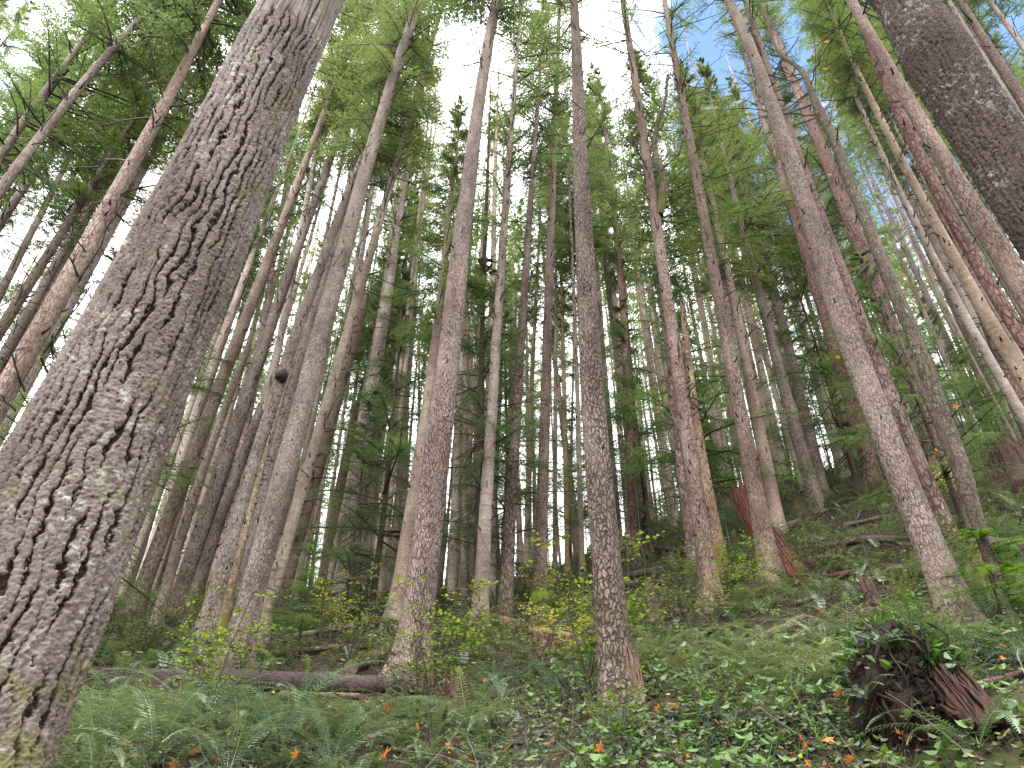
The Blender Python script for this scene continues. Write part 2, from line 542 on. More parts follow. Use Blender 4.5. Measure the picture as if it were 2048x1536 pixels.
def ground_material():
    m, t, out = mat_new("forest_floor")
    tcn = t.nodes.new("ShaderNodeTexCoord"); v = tcn.outputs["Object"]
    a = noise_n(t, v, 1.1, 6.0, 0.65); b_ = noise_n(t, v, 9.0, 6.0, 0.7); c_ = noise_n(t, v, 45.0, 3.0, 0.7)
    c = mix_n(t, smooth_n(t, b_, 0.35, 0.65), (0.008, 0.006, 0.004), (0.050, 0.030, 0.019))  # darkest soil tone lowered to paint in shade between the plants
    c = mix_n(t, smooth_n(t, c_, 0.57, 0.7, 0, 0.6), c, (0.12, 0.072, 0.045))
    g = mix_n(t, c_, (0.020, 0.034, 0.008), (0.095, 0.115, 0.028))
    c = mix_n(t, smooth_n(t, math_n(t, "ADD", a, math_n(t, "MULTIPLY", b_, 0.3)), 0.66, 0.80, 0, 0.75), c, g)
    b = t.nodes.new("ShaderNodeBsdfPrincipled"); lk(t, c, b.inputs["Base Color"])
    b.inputs["Roughness"].default_value = 0.9; b.inputs["Specular IOR Level"].default_value = 0.2
    bm = t.nodes.new("ShaderNodeBump"); bm.inputs["Strength"].default_value = 0.9; bm.inputs["Distance"].default_value = 0.06
    lk(t, math_n(t, "ADD", b_, math_n(t, "MULTIPLY", c_, 0.4)), bm.inputs["Height"]); lk(t, bm.outputs[0], b.inputs["Normal"])
    lk(t, b.outputs[0], out.inputs[0])
    return m


M_GROUND = ground_material()

# ------------------------------------------------------------------ ground: one sheet
xs = np.concatenate([np.arange(-250, -30, 10), np.arange(-30, -10, 0.5), np.arange(-10, 11, 0.12), np.arange(11, 40, 0.5), np.arange(40, 255, 10)])
ys = np.concatenate([np.arange(-250, -10, 15), np.arange(-10, 4, 0.5), np.arange(4, 18, 0.12), np.arange(18, 80, 0.5), np.arange(80, 255, 12)])
GX, GY = np.meshgrid(xs, ys)
GZ = H(GX, GY)
far = np.clip((np.hypot(np.clip(np.abs(GX) - 45, 0, None), np.clip(np.abs(GY - 30) - 60, 0, None))) / 200, 0, 1)
GZ = GZ * (1 - far * 0.6)
gm = MB()
nx, ny = len(xs), len(ys)
ii = np.arange(ny - 1)[:, None] * nx + np.arange(nx - 1)[None]
gm.add(np.stack([GX, GY, GZ], -1).reshape(-1, 3), np.stack([ii, ii + 1, ii + nx + 1, ii + nx], -1).reshape(-1, 4), 0, True)
tag(gm.build("ground", M_GROUND), "steep forest floor of dark soil, moss and needles", "ground", kind="structure")


# ------------------------------------------------------------------ foliage templates
def rhomb(p, d, l, wdt, side):
    a = p; c = p + d * l[:, None]
    mid = p + d * (l * 0.45)[:, None]
    return np.stack([a, mid + side * (wdt / 2)[:, None], c, mid - side * (wdt / 2)[:, None]], 1)


def norm(v):
    return v / (np.linalg.norm(v, axis=-1, keepdims=True) + 1e-9)


def branch_template(rng, L=2.6, droop=0.25, sp=0.12, tsp=0.085, sl=0.15, sw=0.034, wide=0.36, sparse=0.0):
    """a bough along +x; returns (axis points, quads, tip value)"""
    n = 9
    s = np.linspace(0, 1, n)
    ax = np.stack([s * L, 0.12 * L * np.sin(s * 2.2 + rng.rand() * 3) * s * 0.5, 0.18 * L * s - droop * L * s ** 2], -1)
    Q = []; T = []
    for side in (-1, 1):
        for k in np.arange(0.16, 0.985, sp / L):
            if rng.rand() < sparse:
                continue
            k = k + rng.uniform(-0.4, 0.4) * sp / L
            p0 = np.array([np.interp(k, s, ax[:, i]) for i in range(3)])
            prof = (1 - k) ** 0.75 * (0.35 + 0.65 * min(1, k / 0.3))
            l2 = L * wide * prof * rng.uniform(0.6, 1.15) + 0.10
            an = R(rng.uniform(42, 66)) * side
            d = np.array([math.cos(an), math.sin(an), rng.uniform(-0.30, 0.08)])
            m = max(2, int(l2 / tsp))
            tt = (np.arange(m) + rng.rand(m) * 0.7) / m
            base = p0 + d * (tt * l2)[:, None] + np.array([0, 0, -0.18])[None] * (tt ** 2 * l2)[:, None]
            for sd_ in (-1, 1):
                a2 = an + sd_ * np.radians(rng.uniform(28, 55, m))
                dd = norm(np.stack([np.cos(a2), np.sin(a2), rng.uniform(-0.45, 0.15, m)], -1))
                ll = sl * (1.05 - 0.55 * tt) * rng.uniform(0.6, 1.25, m)
                up = norm(np.stack([rng.normal(0, .35, m), rng.normal(0, .35, m), np.ones(m)], -1))
                sdv = norm(np.cross(dd, up))
                Q.append(rhomb(base, dd, ll, np.full(m, sw) * rng.uniform(0.7, 1.2, m), sdv))
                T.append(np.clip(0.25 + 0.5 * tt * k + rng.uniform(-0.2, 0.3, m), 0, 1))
            dv = norm(d + np.array([0, 0, -0.15]))
            Q.append(rhomb(p0[None], dv[None], np.array([l2 * 1.05]), np.array([sw * 0.6]), norm(np.cross(dv, [0, 0, 1.0]))[None]))
            T.append(np.array([0.3]))
    return ax, np.concatenate(Q), np.concatenate(T)


def rotm(az, el, roll):
    return np.array(Matrix.Rotation(az, 3, "Z") @ Matrix.Rotation(-el, 3, "Y") @ Matrix.Rotation(roll, 3, "X"))


def crown_mesh(name, seed, Hc, Rmax, templ, nwh, per, matl, low_el=-18, top_el=45, dead=26, dead_len=1.6, belly=0.25, trunk_r=0.10, gap=0.0):
    """needle crown standing on its local origin; boughs in loose whorls, bare dead boughs below"""
    rng = np.random.RandomState(seed)
    mb = MB()
    lean = rng.uniform(0, 6.28)
    for i in range(nwh):
        t = (i + rng.rand() * 0.6) / nwh
        z = Hc * t
        prof = (1 - t) ** 0.85 * (0.45 + 0.55 * min(1, t / belly)) + 0.04
        for j in range(per):
            if rng.rand() < gap:
                continue
            az = rng.uniform(0, 6.283)
            L = Rmax * prof * rng.uniform(0.55, 1.2) * (1 + 0.15 * math.cos(az - lean))
            ax, q, tp = templ[rng.randint(len(templ))]
            tl = ax[-1, 0]
            sc = L / tl
            Rm = rotm(az, R(low_el + (top_el - low_el) * t + rng.uniform(-9, 9)), rng.uniform(-0.35, 0.35))
            zz = np.array([0, 0, z + rng.uniform(-0.25, 0.25)])
            # shorter boughs keep the size of their sprays
            keep = rng.rand(len(q)) < min(1.0, 0.25 + sc * 0.75)
            ctr = q[keep].mean(1, keepdims=True)
            qq = (ctr * sc + (q[keep] - ctr) * max(0.85, sc)) @ Rm.T + zz
            mb.quads(qq, 0, False, tip=np.clip(tp[keep] + rng.uniform(-0.15, 0.15) + 0.25 * (t - 0.3), 0, 1))  # higher boughs coloured lighter, painting in the lit canopy top
            A = ax[::2] * sc @ Rm.T + zz
            tube(mb, A, np.linspace(0.012 + 0.008 * L, 0.006, len(A)), 3, 1, False, tip=0.0)
    for k in range(dead):
        z = -rng.rand() ** 1.3 * Hc * 0.6
        az = rng.uniform(0, 6.283); L = dead_len * rng.uniform(0.3, 1.3) * (1 + z / Hc)
        el = R(rng.uniform(-15, 40))
        n = 6
        s = np.linspace(0, 1, n)
        pts = np.stack([s * L * math.cos(el), rng.normal(0, .03, n) * L * s, s * L * math.sin(el) - 0.12 * L * s ** 2 + rng.normal(0, .02, n) * s * L], -1)
        pts = pts @ rotm(az, 0, 0).T + np.array([0, 0, z])
        tube(mb, pts, np.linspace(0.02, 0.005, n), 3, 1, False, tip=0.0)
        for q_ in range(rng.randint(2, 6)):
            u = rng.randint(2, n - 1)
            dr = norm(pts[u] - pts[u - 1] + rng.normal(0, 0.6, 3) * np.linalg.norm(pts[u] - pts[u - 1]))
            p1 = pts[u] + dr * L * rng.uniform(.15, .4)
            tube(mb, [pts[u], (pts[u] + p1) / 2 + rng.normal(0, .02, 3), p1], [0.008, 0.006, 0.003], 3, 1, False, tip=0.0)
    return mb.mesh(name, [matl, M_TWIG])


rngT = np.random.RandomState(5)
TPL_FAR = [branch_template(rngT, 2.8, rngT.uniform(.15, .35), 0.15, 0.11, 0.17, 0.036) for _ in range(8)]
TPL_NEAR = [branch_template(rngT, 2.2, rngT.uniform(.15, .4), 0.085, 0.055, 0.085, 0.017, 0.42) for _ in range(6)]
TPL_SPARSE = [branch_template(rngT, 2.6, rngT.uniform(.05, .25), 0.17, 0.10, 0.13, 0.026, 0.34, 0.35) for _ in range(6)]

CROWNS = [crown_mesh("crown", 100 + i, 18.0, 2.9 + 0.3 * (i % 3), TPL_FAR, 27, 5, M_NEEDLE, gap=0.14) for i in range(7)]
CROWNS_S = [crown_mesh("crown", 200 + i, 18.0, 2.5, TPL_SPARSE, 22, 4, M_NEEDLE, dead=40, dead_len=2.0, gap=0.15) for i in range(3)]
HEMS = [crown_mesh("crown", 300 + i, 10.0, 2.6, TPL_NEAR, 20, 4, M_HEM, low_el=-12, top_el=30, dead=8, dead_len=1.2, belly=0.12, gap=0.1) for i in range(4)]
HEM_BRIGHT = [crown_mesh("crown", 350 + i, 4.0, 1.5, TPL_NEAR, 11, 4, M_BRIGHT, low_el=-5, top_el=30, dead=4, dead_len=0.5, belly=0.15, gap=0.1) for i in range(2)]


# ------------------------------------------------------------------ trunks
def stub(mb, p, d, L, r0, bend, mat=1):
    n = 4
    s = np.linspace(0, 1, n)
    pts = p[None] + d[None] * (s * L)[:, None] + np.array([0, 0, 1.0])[None] * (bend * L * s ** 2)[:, None]
    tube(mb, pts, np.linspace(r0, r0 * 0.45, n), 5, mat, True, bk=0.0)


def bark_disp(u, h, per, cw, ch, off, depth, flake=1.0, fiss=1.0):
    """meandering upright fissures between scaly plates: returns displacement, crack 0..1, cell 0..1; u runs round the trunk in metres"""
    k = 0.085 / cw
    w2 = (fbm(u * 40 * k + 5, h * 26 * k + off, 3) - 0.45)
    w3 = (fbm(u * 120 * k + 15, h * 110 * k + off, 2) - 0.4)
    U = u / cw; V = h / ch
    mnd = (fbm(U * 0.55 + off, V * 0.9, 3) - 0.45) * 1.7 + (fbm(U * 0.25 + 60, V * 0.35 + off, 2) - 0.4) * 1.2 + w2 * 0.55 + w3 * 0.22
    ph = U + mnd
    n0 = np.floor(ph); f = ph - n0
    dist = np.minimum(f, 1 - f)                                   # distance to the nearest fissure, in plate widths
    side = np.where(f > 0.5, n0 + 1, n0)
    lfv = vn2(side * 7.31 + 3, V * 0.75 + side * 1.7 + off)       # each fissure opens and closes along its length
    wdt = 0.05 + 0.22 * sstep(lfv, 0.15, 0.85)
    cA = (1 - sstep(dist, wdt * 0.25, wdt)) * sstep(lfv, 0.16, 0.46)
    # slanting cracks that cut a plate across
    ph2 = V * 1.25 + U * 0.45 + (fbm(U * 1.3 + 9, V * 1.6 + off, 3) - 0.45) * 2.2 + w2 * 0.4 + n0 * 0.37
    f2 = ph2 - np.floor(ph2); d2 = np.minimum(f2, 1 - f2)
    lf2 = vn2(np.floor(ph2) * 3.1 + n0 * 5.7, U * 1.1 + off)
    cB = (1 - sstep(d2, 0.01, 0.075)) * sstep(lf2, 0.45, 0.75) * 0.8
    crack = np.maximum(cA * fiss, cB * min(1.0, fiss + 0.3))
    e2, cid2, du2, dv2 = vor(ph * 2.1, V * 4.4 + n0 * 0.3 + w2 * 1.5, None)
    e3, cid3, du3, dv3 = vor(ph * 4.6 + w3 * 0.8, V * 14 + w2 * 2.0, None)
    edge2 = (1 - sstep(e2, 0.0, 0.16)) * sstep(cid2, 0.2, 0.8)
    grain = fbm(u * 170, h * 230, 3) - 0.45
    dome = np.clip(dist * 2.4, 0, 1) ** 0.6
    disp = depth * (-(crack ** 1.2) * 1.15 + 0.55 * dome * fiss - edge2 * 0.22 + (cid2 - 0.5) * 0.30 + dv2 * 0.34 * flake + (cid3 - 0.5) * 0.26 + dv3 * 0.30 + grain * 0.22)
    ck = np.clip(np.maximum(crack, edge2 * 0.5), 0, 1)
    return disp, ck, np.clip(0.5 * cid2 + 0.5 * cid3, 0, 1)


def trunk_mesh(base, axis_fn, rad_fn, h0, h1, sides, step, rng, flare=0.35, hires=None, stubs=0, stub_len=(0.03, 0.12), stub_from=1.2, stub_r=0.016, ragged=0.0, longfrom=None):
    """upright trunk; axis_fn(h) -> local xy, local z is h; returns an MB"""
    mb = MB()
    n = max(3, int((h1 - h0) / step) + 1)
    h = np.linspace(h0, h1, n)
    if hires and hires.get("h_to"):
        k = hires["h_to"]
        h = np.concatenate([np.arange(h0, k, step), np.linspace(k, h1, max(4, int((h1 - k) / 0.25)))])
        n = len(h)
    th = np.pi / 2 + np.linspace(0, 2 * np.pi, sides, endpoint=False)      # seam on the uphill side
    xy = axis_fn(h)
    rr = rad_fn(h)
    ph = rng.uniform(0, 6.28, 3)
    fl = flare * np.exp(-np.clip(h, 0, None) / 0.45)[:, None] * (1 + 0.45 * np.sin(4 * th + ph[0]) + 0.3 * np.sin(7 * th + ph[1]))[None]
    Rm = rr[:, None] * (1 + fl + 0.05 * np.sin(2 * th + ph[2] + 0.3 * h[:, None]) + 0.03 * np.sin(3 * th + 1.1 * h[:, None]))
    r0 = float(rad_fn(np.array([min(3.0, h1)]))[0])
    Hh = np.repeat(h[:, None], sides, 1); TH = np.repeat(th[None], n, 0)
    at = {}
    if hires:
        per = 2 * np.pi * r0
        d, ck, cell = bark_disp(TH * r0, Hh, per, hires["cw"], hires["ch"], hires.get("off", 0.0), hires["depth"], 1.0, hires.get("fiss", 1.0))
        cr = hires.get("fade_crack")
        if cr is not None:
            k = cr(Hh); d = d * (0.35 + 0.65 * k); ck = ck * k
        Rm = Rm + d
        at["crack"] = ck.ravel(); at["cell"] = cell.ravel()
    else:
        Rm = Rm * (1 + 0.05 * (fbm(TH * 5 + ph[0] * 9, Hh * 3.5, 3) - 0.45))
    V = np.stack([xy[:, 0:1] + Rm * np.cos(th), xy[:, 1:2] + Rm * np.sin(th), Hh], -1)
    if ragged:
        V[-1, :, 2] += rng.uniform(0, ragged, sides)
        V[-2, :, 2] += rng.uniform(0, ragged * 0.3, sides)
    at["bk"] = np.stack([r0 * np.cos(TH), r0 * np.sin(TH), Hh], -1).reshape(-1, 3)
    i = np.arange(n - 1)[:, None] * sides; j = np.arange(sides)[None]; j2 = (j + 1) % sides
    F = np.stack([i + j, i + j2, i + sides + j2, i + sides + j], -1).reshape(-1, 4)
    mb.add(V.reshape(-1, 3), F, 0, True, **at)
    c = V[-1].mean(0) - np.array([0, 0, ragged * 0.6])
    mb.add(np.concatenate([V[-1], c[None]]), np.array([[k, (k + 1) % sides, sides] for k in range(sides)]), 1, False)
    for k in range(stubs):
        hh = stub_from + (h1 * 0.96 - stub_from) * (k + rng.rand()) / stubs
        a = rng.uniform(0, 6.28)
        c = axis_fn(np.array([hh]))[0]; r = float(rad_fn(np.array([hh]))[0])
        d = np.array([math.cos(a), math.sin(a), rng.uniform(-0.1, 0.8)]); d /= np.linalg.norm(d)
        p = np.array([c[0] + math.cos(a) * r * 0.93, c[1] + math.sin(a) * r * 0.93, hh])
        L = rng.uniform(*stub_len) * (1 + 2.0 * rng.rand() * sstep(np.array(hh), 5, 14)) + 0.03
        if hh > (longfrom or 11) and rng.rand() < (0.4 if longfrom else 0.22):
            L = rng.uniform(0.25, 1.3)
        stub(mb, p, d, L, min(stub_r * rng.uniform(0.8, 1.5), r * 0.4), rng.uniform(0.0, 0.5))
    return mb


CLAIMED = []          # (x, y, radius) of every hand-placed trunk


def align_to(v):
    return Vector(v).to_track_quat("Z", "Y").to_euler()


GR_TREE = "conifers on the slope"


def fit_outline(B, n2, lat, edges):
    """edges: (y, left x, right x) in the photograph; returns centre points and widths whose cylinder has that outline"""
    E = np.array(sorted(edges, key=lambda e: -e[0]), float)
    Y = E[:, 0]; cx = (E[:, 1] + E[:, 2]) / 2; wd = E[:, 2] - E[:, 1]
    tcx, twd = cx.copy(), wd.copy()
    th = np.linspace(0, 2 * np.pi, 72, endpoint=False)
    for it in range(12):
        h = []; s_ = []; r_ = []
        sl = np.gradient(cx, Y)
        for i in range(len(Y)):
            d = ray(cx[i], Y[i]); t = (B[:2] @ n2) / (d[:2] @ n2); P = CAM + d * t
            h.append(P[2]); s_.append((P[:2] - B[:2]) @ lat); r_.append(wd[i] * math.cos(math.atan(sl[i])) * t / FPX / 2)
        h, s_, r_ = map(np.array, (h, s_, r_))
        o = np.argsort(h); hh = np.linspace(h.min() - 0.3, h.max() + 0.3, 160)
        k = np.polyfit(h, s_, 3); S = np.polyval(k, hh); Rr = np.interp(hh, h[o], r_[o])
        Px = B[0] + lat[0] * S[:, None] + Rr[:, None] * np.cos(th); Py = B[1] + lat[1] * S[:, None] + Rr[:, None] * np.sin(th)
        V = np.stack([Px, Py, np.repeat(hh[:, None], 72, 1)], -1) - CAM
        z = V @ FW; u = 1024 + FPX * (V @ RT) / z; v = 768 - FPX * (V @ UP) / z
        X = np.array([np.interp(Y, v[::-1, j], u[::-1, j]) for j in range(72)])
        lo, hi = X.min(0), X.max(0)
        cx = cx + 0.8 * (tcx - (lo + hi) / 2); wd = wd * (twd / (hi - lo)) ** 0.8
    return [(a, b) for a, b in zip(cx, Y)], [(b, c) for b, c in zip(Y, wd)]



def tree(label, pts, widths, name="conifer_tree", cat="tree", mat=None, tint=(1, 1, 1), deg=2, depth=None, snag=False, hires=None,
         sides=None, stubs=None, crown="auto", cb=None, Hmax=None, exact=False, ragged=0.5, flare=0.6, stub_len=(0.03, 0.12), group=GR_TREE,
         step=0.4, longfrom=None, rtop=None, stub_mat=None, fit=None):
    """pts: centre line in photograph pixels from the foot up; widths: (y pixel, horizontal width in pixels)"""
    pts = [tuple(p) for p in pts]
    pts.sort(key=lambda p: -p[1])
    if depth is None:
        B, t0 = hit(*pts[0])
    else:
        B = CAM + ray(*pts[0]) * depth
        B = ground(B[0], B[1])
    n2 = B[:2] / np.linalg.norm(B[:2])
    lat = np.array([n2[1], -n2[0]])
    hs, ss, ts = [], [], []
    for p in pts:
        d = ray(*p)
        t = (B[:2] @ n2) / (d[:2] @ n2)
        P = CAM + d * t
        hs.append(P[2] - B[2]); ss.append((P[:2] - B[:2]) @ lat); ts.append(t)
    hs = np.array(hs); ss = np.array(ss); ts = np.array(ts); py = np.array([p[1] for p in pts]); pxs = np.array([p[0] for p in pts])
    hvis = hs.max()
    if fit:
        # near trunks: correct the centre line and radius until the outline agrees with the measured edges
        pts, widths = fit_outline(B, n2, lat, fit)
        pts = [q for q in pts]
        hs, ss, ts = [], [], []
        for p in pts:
            d = ray(*p); t = (B[:2] @ n2) / (d[:2] @ n2); P = CAM + d * t
            hs.append(P[2] - B[2]); ss.append((P[:2] - B[:2]) @ lat); ts.append(t)
        hs = np.array(hs); ss = np.array(ss); ts = np.array(ts); py = np.array([p[1] for p in pts]); pxs = np.array([p[0] for p in pts])
        hvis = hs.max()
        deg = 3
    # radii
    slope = np.gradient(pxs.astype(float), py.astype(float))
    wy = np.array([q[0] for q in widths], float); ww = np.array([q[1] for q in widths], float)
    o = np.argsort(py)
    tt = np.interp(wy, py[o], ts[o]); sl = np.interp(wy, py[o], slope[o]); hh = np.interp(wy, py[o], hs[o])
    rad = ww * np.cos(np.arctan(sl)) * tt / FPX / 2
    if len(rad) == 1:
        rad = np.array([rad[0], rad[0] * 0.8]); hh = np.array([hh[0], hh[0] + 12])
    o2 = np.argsort(hh); hh = hh[o2]; rad = rad[o2]
    k = np.polyfit(hh, rad, 1)
    k[0] = min(k[0], -0.0015)
    if exact or fit:
        rvis = lambda h: np.interp(h, hh, rad)
    else:
        k1 = rad.mean() - k[0] * hh.mean()
        rvis = lambda h: np.maximum(k[0] * h + k1, 0.035)
    zd0 = ts[0]
    if snag:
        Htot = hvis
    else:
        r_end = float(rvis(np.array([hvis]))[0])
        Htot = hvis + np.clip((r_end - 0.03) / max(-k[0], 0.004), 3.0, 13.0)
        if zd0 < 13 and crown: Htot = max(Htot, 36.0)
        if Hmax: Htot = max(hvis + 1.0, Hmax)
    r_h = float(rvis(np.array([hvis]))[0])

    def rad_fn(h):
        h = np.asarray(h, float)
        r = rvis(np.minimum(h, hvis))
        up = np.clip((h - hvis) / max(Htot - hvis, 0.01), 0, 1)
        return np.where(h > hvis, r_h * (1 - up) + 0.02 * up, r)
    if exact:
        oo = np.argsort(hs); HS, SS = hs[oo], ss[oo]
        fine = np.linspace(HS[0], HS[-1], 120)
        raw = np.interp(fine, HS, SS)
        ker = np.ones(5) / 5
        raw = np.concatenate([raw[:2], np.convolve(raw, ker, "valid"), raw[-2:]])
        sfn = lambda h: np.interp(h, fine, raw)
        end_sl = (SS[-1] - SS[-2]) / max(HS[-1] - HS[-2], 0.1)
    else:
        dg = min(deg, len(hs) - 1)
        co = np.polyfit(hs, ss, dg)
        sfn = lambda h: np.polyval(co, h)
        end_sl = np.polyval(np.polyder(co), hvis)
    s_end = float(sfn(hvis))

    def axis_fn(h):
        h = np.asarray(h, float)
        s = np.where(h > hvis, s_end + end_sl * (h - hvis) * np.clip(1 - 0.02 * (h - hvis), 0.5, 1), sfn(np.clip(h, 0, hvis)))
        return s[:, None] * lat[None]
    zd = ts[0]
    rng = np.random.RandomState(int(abs(B[0] * 977 + B[1] * 131)) % 99991)
    r3 = float(rad_fn(np.array([2.0]))[0])
    wpx = 2 * r3 * FPX / zd / 2
    if sides is None:
        sides = int(np.clip(wpx * 0.9, 10, 40))
    if stubs is None:
        stubs = int(min(Htot, hvis + 2) * (5.0 if zd < 26 else 3.0))
    root = thing(name, label, cat, B, group)
    mb = trunk_mesh(B, axis_fn, rad_fn, -0.6, Htot, sides, step, rng, flare, hires, stubs, stub_len, 1.5, 0.013 + 0.0004 * zd,
                    ragged if snag else 0.0, longfrom)
    tr = mb.build("trunk", [mat or M_BARK, stub_mat or (M_PALEWOOD if snag and stubs == 0 else M_STUB)], root)
    tr.color = (tint[0] * 1.13, tint[1] * 1.11, tint[2] * 1.10, 1)
    CLAIMED.append((B[0], B[1], 1.3 if zd > 10 else 1.0))
    if not snag and crown:
        if cb is None:
            cbh = Htot * rng.uniform(0.52, 0.62)
            if zd < 13: cbh = max(cbh, hvis * 0.97)
        else:
            cbh = float(np.interp(cb, py[o], hs[o]))
        a0 = axis_fn(np.array([cbh, Htot]))
        dirv = (a0[1][0] - a0[0][0], a0[1][1] - a0[0][1], Htot - cbh)
        pool = CROWNS_S if crown == "sparse" else CROWNS
        c = link("crown", pool[rng.randint(len(pool))], root, (a0[0][0], a0[0][1], cbh))
        sc = (np.linalg.norm(dirv) + 0.6) / 18.0
        c.rotation_euler = (Matrix(align_to(dirv).to_matrix()) @ Matrix.Rotation(rng.uniform(0, 6.28), 3, "Z")).to_euler()
        wsc = np.clip(0.55 + 0.45 * sc, 0.7, 1.15)
        c.scale = (wsc, wsc, sc)
        g = rng.uniform(0.85, 1.2)
        c.color = (g * rng.uniform(0.9, 1.15), g, g * rng.uniform(0.8, 1.0), 1)
    return root, tr, B, lat, n2, zd


# ---- the two big near trunks
HI_L = dict(cw=0.074, ch=0.26, depth=0.024, off=3.0, h_to=8.0)
tree("huge leaning-looking trunk with deep plated bark and mossy foot at far left",
     [(-175, 1750), (-50, 1400), (129, 1018), (169, 903), (250, 750), (357, 525), (490, 230), (605, 0)],
     [(1018, 345), (903, 334), (750, 310), (525, 262), (230, 198), (0, 164)], depth=3.5, mat=M_HERO, hires=HI_L, fit=[(0, 523, 687), (230, 390, 590), (525, 225, 490), (750, 92, 400), (903, 0, 342), (1018, -62, 302), (1250, -195, 205), (1400, -268, 150), (1536, -335, 106)], sides=420, step=0.0085,
     stubs=16, stub_len=(0.0, 0.03), flare=0.2, crown="auto")
HI_R = dict(cw=0.052, ch=0.13, depth=0.024, off=11.0, h_to=9.5, fiss=0.42)
tree("dark thick scaly trunk crossing the top right corner, brown bark with knots",
     [(2520, 1160), (2300, 800), (2034, 352), (1924, 186), (1790, -32)],
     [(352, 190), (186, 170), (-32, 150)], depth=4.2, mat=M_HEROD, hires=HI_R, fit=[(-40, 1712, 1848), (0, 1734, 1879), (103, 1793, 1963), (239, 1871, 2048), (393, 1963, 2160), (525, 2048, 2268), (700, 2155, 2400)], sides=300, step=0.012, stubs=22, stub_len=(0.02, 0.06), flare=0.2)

# ---- near and middle trunks, each with displaced bark
HM = lambda cw, ch, dp, off, hto, **k: dict(cw=cw, ch=ch, depth=dp, off=off, h_to=hto, **k)
tree("pinkish furrowed trunk standing behind the right end of the long fallen log",
     [(817, 1353), (824, 1319), (835, 1250), (841, 1182), (848, 1114), (858, 1028), (865, 978), (876, 893), (886, 808), (896, 722), (911, 620), (920, 517),
      (927, 444), (937, 359), (947, 273), (964, 171), (978, 82), (992, 7)],
     [(1250, 62), (1182, 59), (1028, 56), (722, 43), (444, 34), (273, 29), (82, 21)], mat=M_BARKV, hires=HM(0.06, 0.24, 0.006, 5, 14), sides=110, step=0.028,
     stubs=120, stub_len=(0.01, 0.06), longfrom=17, deg=3, tint=(1.02, 0.98, 0.97))
tree("straight tall trunk right of the middle whose split foot shows pale rotten wood",
     [(1245, 1425), (1231, 1353), (1226, 1250), (1217, 1182), (1212, 1114), (1200, 1020), (1195, 927), (1190, 842), (1183, 739), (1178, 637), (1171, 517), (1169, 478), (1163, 342),
      (1157, 239), (1152, 103), (1149, 0)],
     [(1353, 74), (1182, 63), (1020, 54), (739, 42), (517, 36), (342, 28), (103, 20)], mat=M_BARKD, hires=HM(0.06, 0.20, 0.009, 8, 12), sides=110, step=0.022,
     stubs=70, stub_len=(0.01, 0.05), deg=3, tint=(0.78, 0.75, 0.72), flare=0.45, longfrom=14)
tree("stout pale grey trunk in the left half, feet among ferns above the long log",
     [(468, 1336), (478, 1284), (492, 1230), (506, 1165), (526, 1096), (554, 1021), (574, 927), (601, 825), (632, 722), (649, 637), (684, 517), (694, 478), (715, 393),
      (739, 308), (763, 232), (787, 154), (817, 68), (838, 0)],
     [(1230, 52), (1096, 48), (927, 45), (722, 40), (517, 34), (308, 26), (68, 19)], mat=M_BARKN, hires=HM(0.06, 0.2, 0.005, 15, 12), sides=90, step=0.026,
     stubs=110, stub_len=(0.01, 0.05), deg=3, tint=(1.02, 1.0, 0.98), longfrom=20, cb=150)
T39 = tree("broad grey-brown trunk on the right slope, left one of a touching pair",
     [(1936, 1267), (1922, 1233), (1898, 1165), (1867, 1096), (1837, 1031), (1820, 1013), (1796, 961), (1765, 876), (1734, 790), (1707, 705), (1676, 620), (1656, 506),
      (1628, 427), (1594, 359), (1560, 280), (1526, 181), (1495, 85), (1468, 17)],
     [(1165, 72), (1031, 66), (876, 55), (705, 45), (427, 40), (181, 27), (17, 20)], mat=M_BARKN, hires=HM(0.06, 0.2, 0.005, 21, 12), sides=90, step=0.026,
     stubs=90, stub_len=(0.01, 0.05), deg=3, tint=(0.86, 0.82, 0.78))
tree("furrowed trunk on the right slope, right one of a touching pair",
     [(1929, 1113), (1912, 1090), (1891, 1031), (1871, 1020), (1844, 961), (1816, 893), (1779, 808), (1748, 722), (1724, 654), (1690, 560), (1645, 430), (1600, 310), (1552, 190), (1520, 100)],
     [(1031, 46), (893, 42), (722, 34), (430, 24), (190, 17)], mat=M_BARKF, deg=2, tint=(1.0, 0.92, 0.9), cb=110, crown="sparse")
tree("long pinkish trunk with red torn bark low down, behind the mossy crooked tree",
     [(1890, 975), (1878, 927), (1850, 842), (1820, 756), (1789, 671), (1755, 596), (1727, 517), (1707, 444), (1673, 359), (1638, 291), (1608, 222), (1584, 154), (1560, 92), (1533, 41)],
     [(927, 38), (756, 34), (596, 31), (444, 30), (222, 24), (92, 16)], mat=M_BARKF, deg=2, tint=(1.08, 0.92, 0.9), cb=60)

MAPLE = tree("dark mossy crooked tree with a hooked bend and long bare branches, upper right",
     [(1982, 1205), (1977, 1175), (1963, 1096), (1946, 1028), (1922, 927), (1895, 859), (1871, 790), (1847, 722), (1820, 654), (1789, 585), (1758, 513), (1734, 444), (1710, 393),
      (1690, 335), (1666, 273), (1638, 222), (1618, 171), (1604, 138), (1587, 126), (1567, 118), (1553, 100), (1545, 79), (1533, 41), (1515, 0), (1500, -40)],
     [(1175, 40), (1028, 37), (859, 34), (654, 30), (444, 24), (222, 19), (150, 15), (110, 9), (20, 7)], name="crooked_tree", mat=M_MOSSY, tint=(0.62, 0.62, 0.58), exact=True,
     crown=None, Hmax=0, stubs=14, stub_len=(0.05, 0.3), group=None)

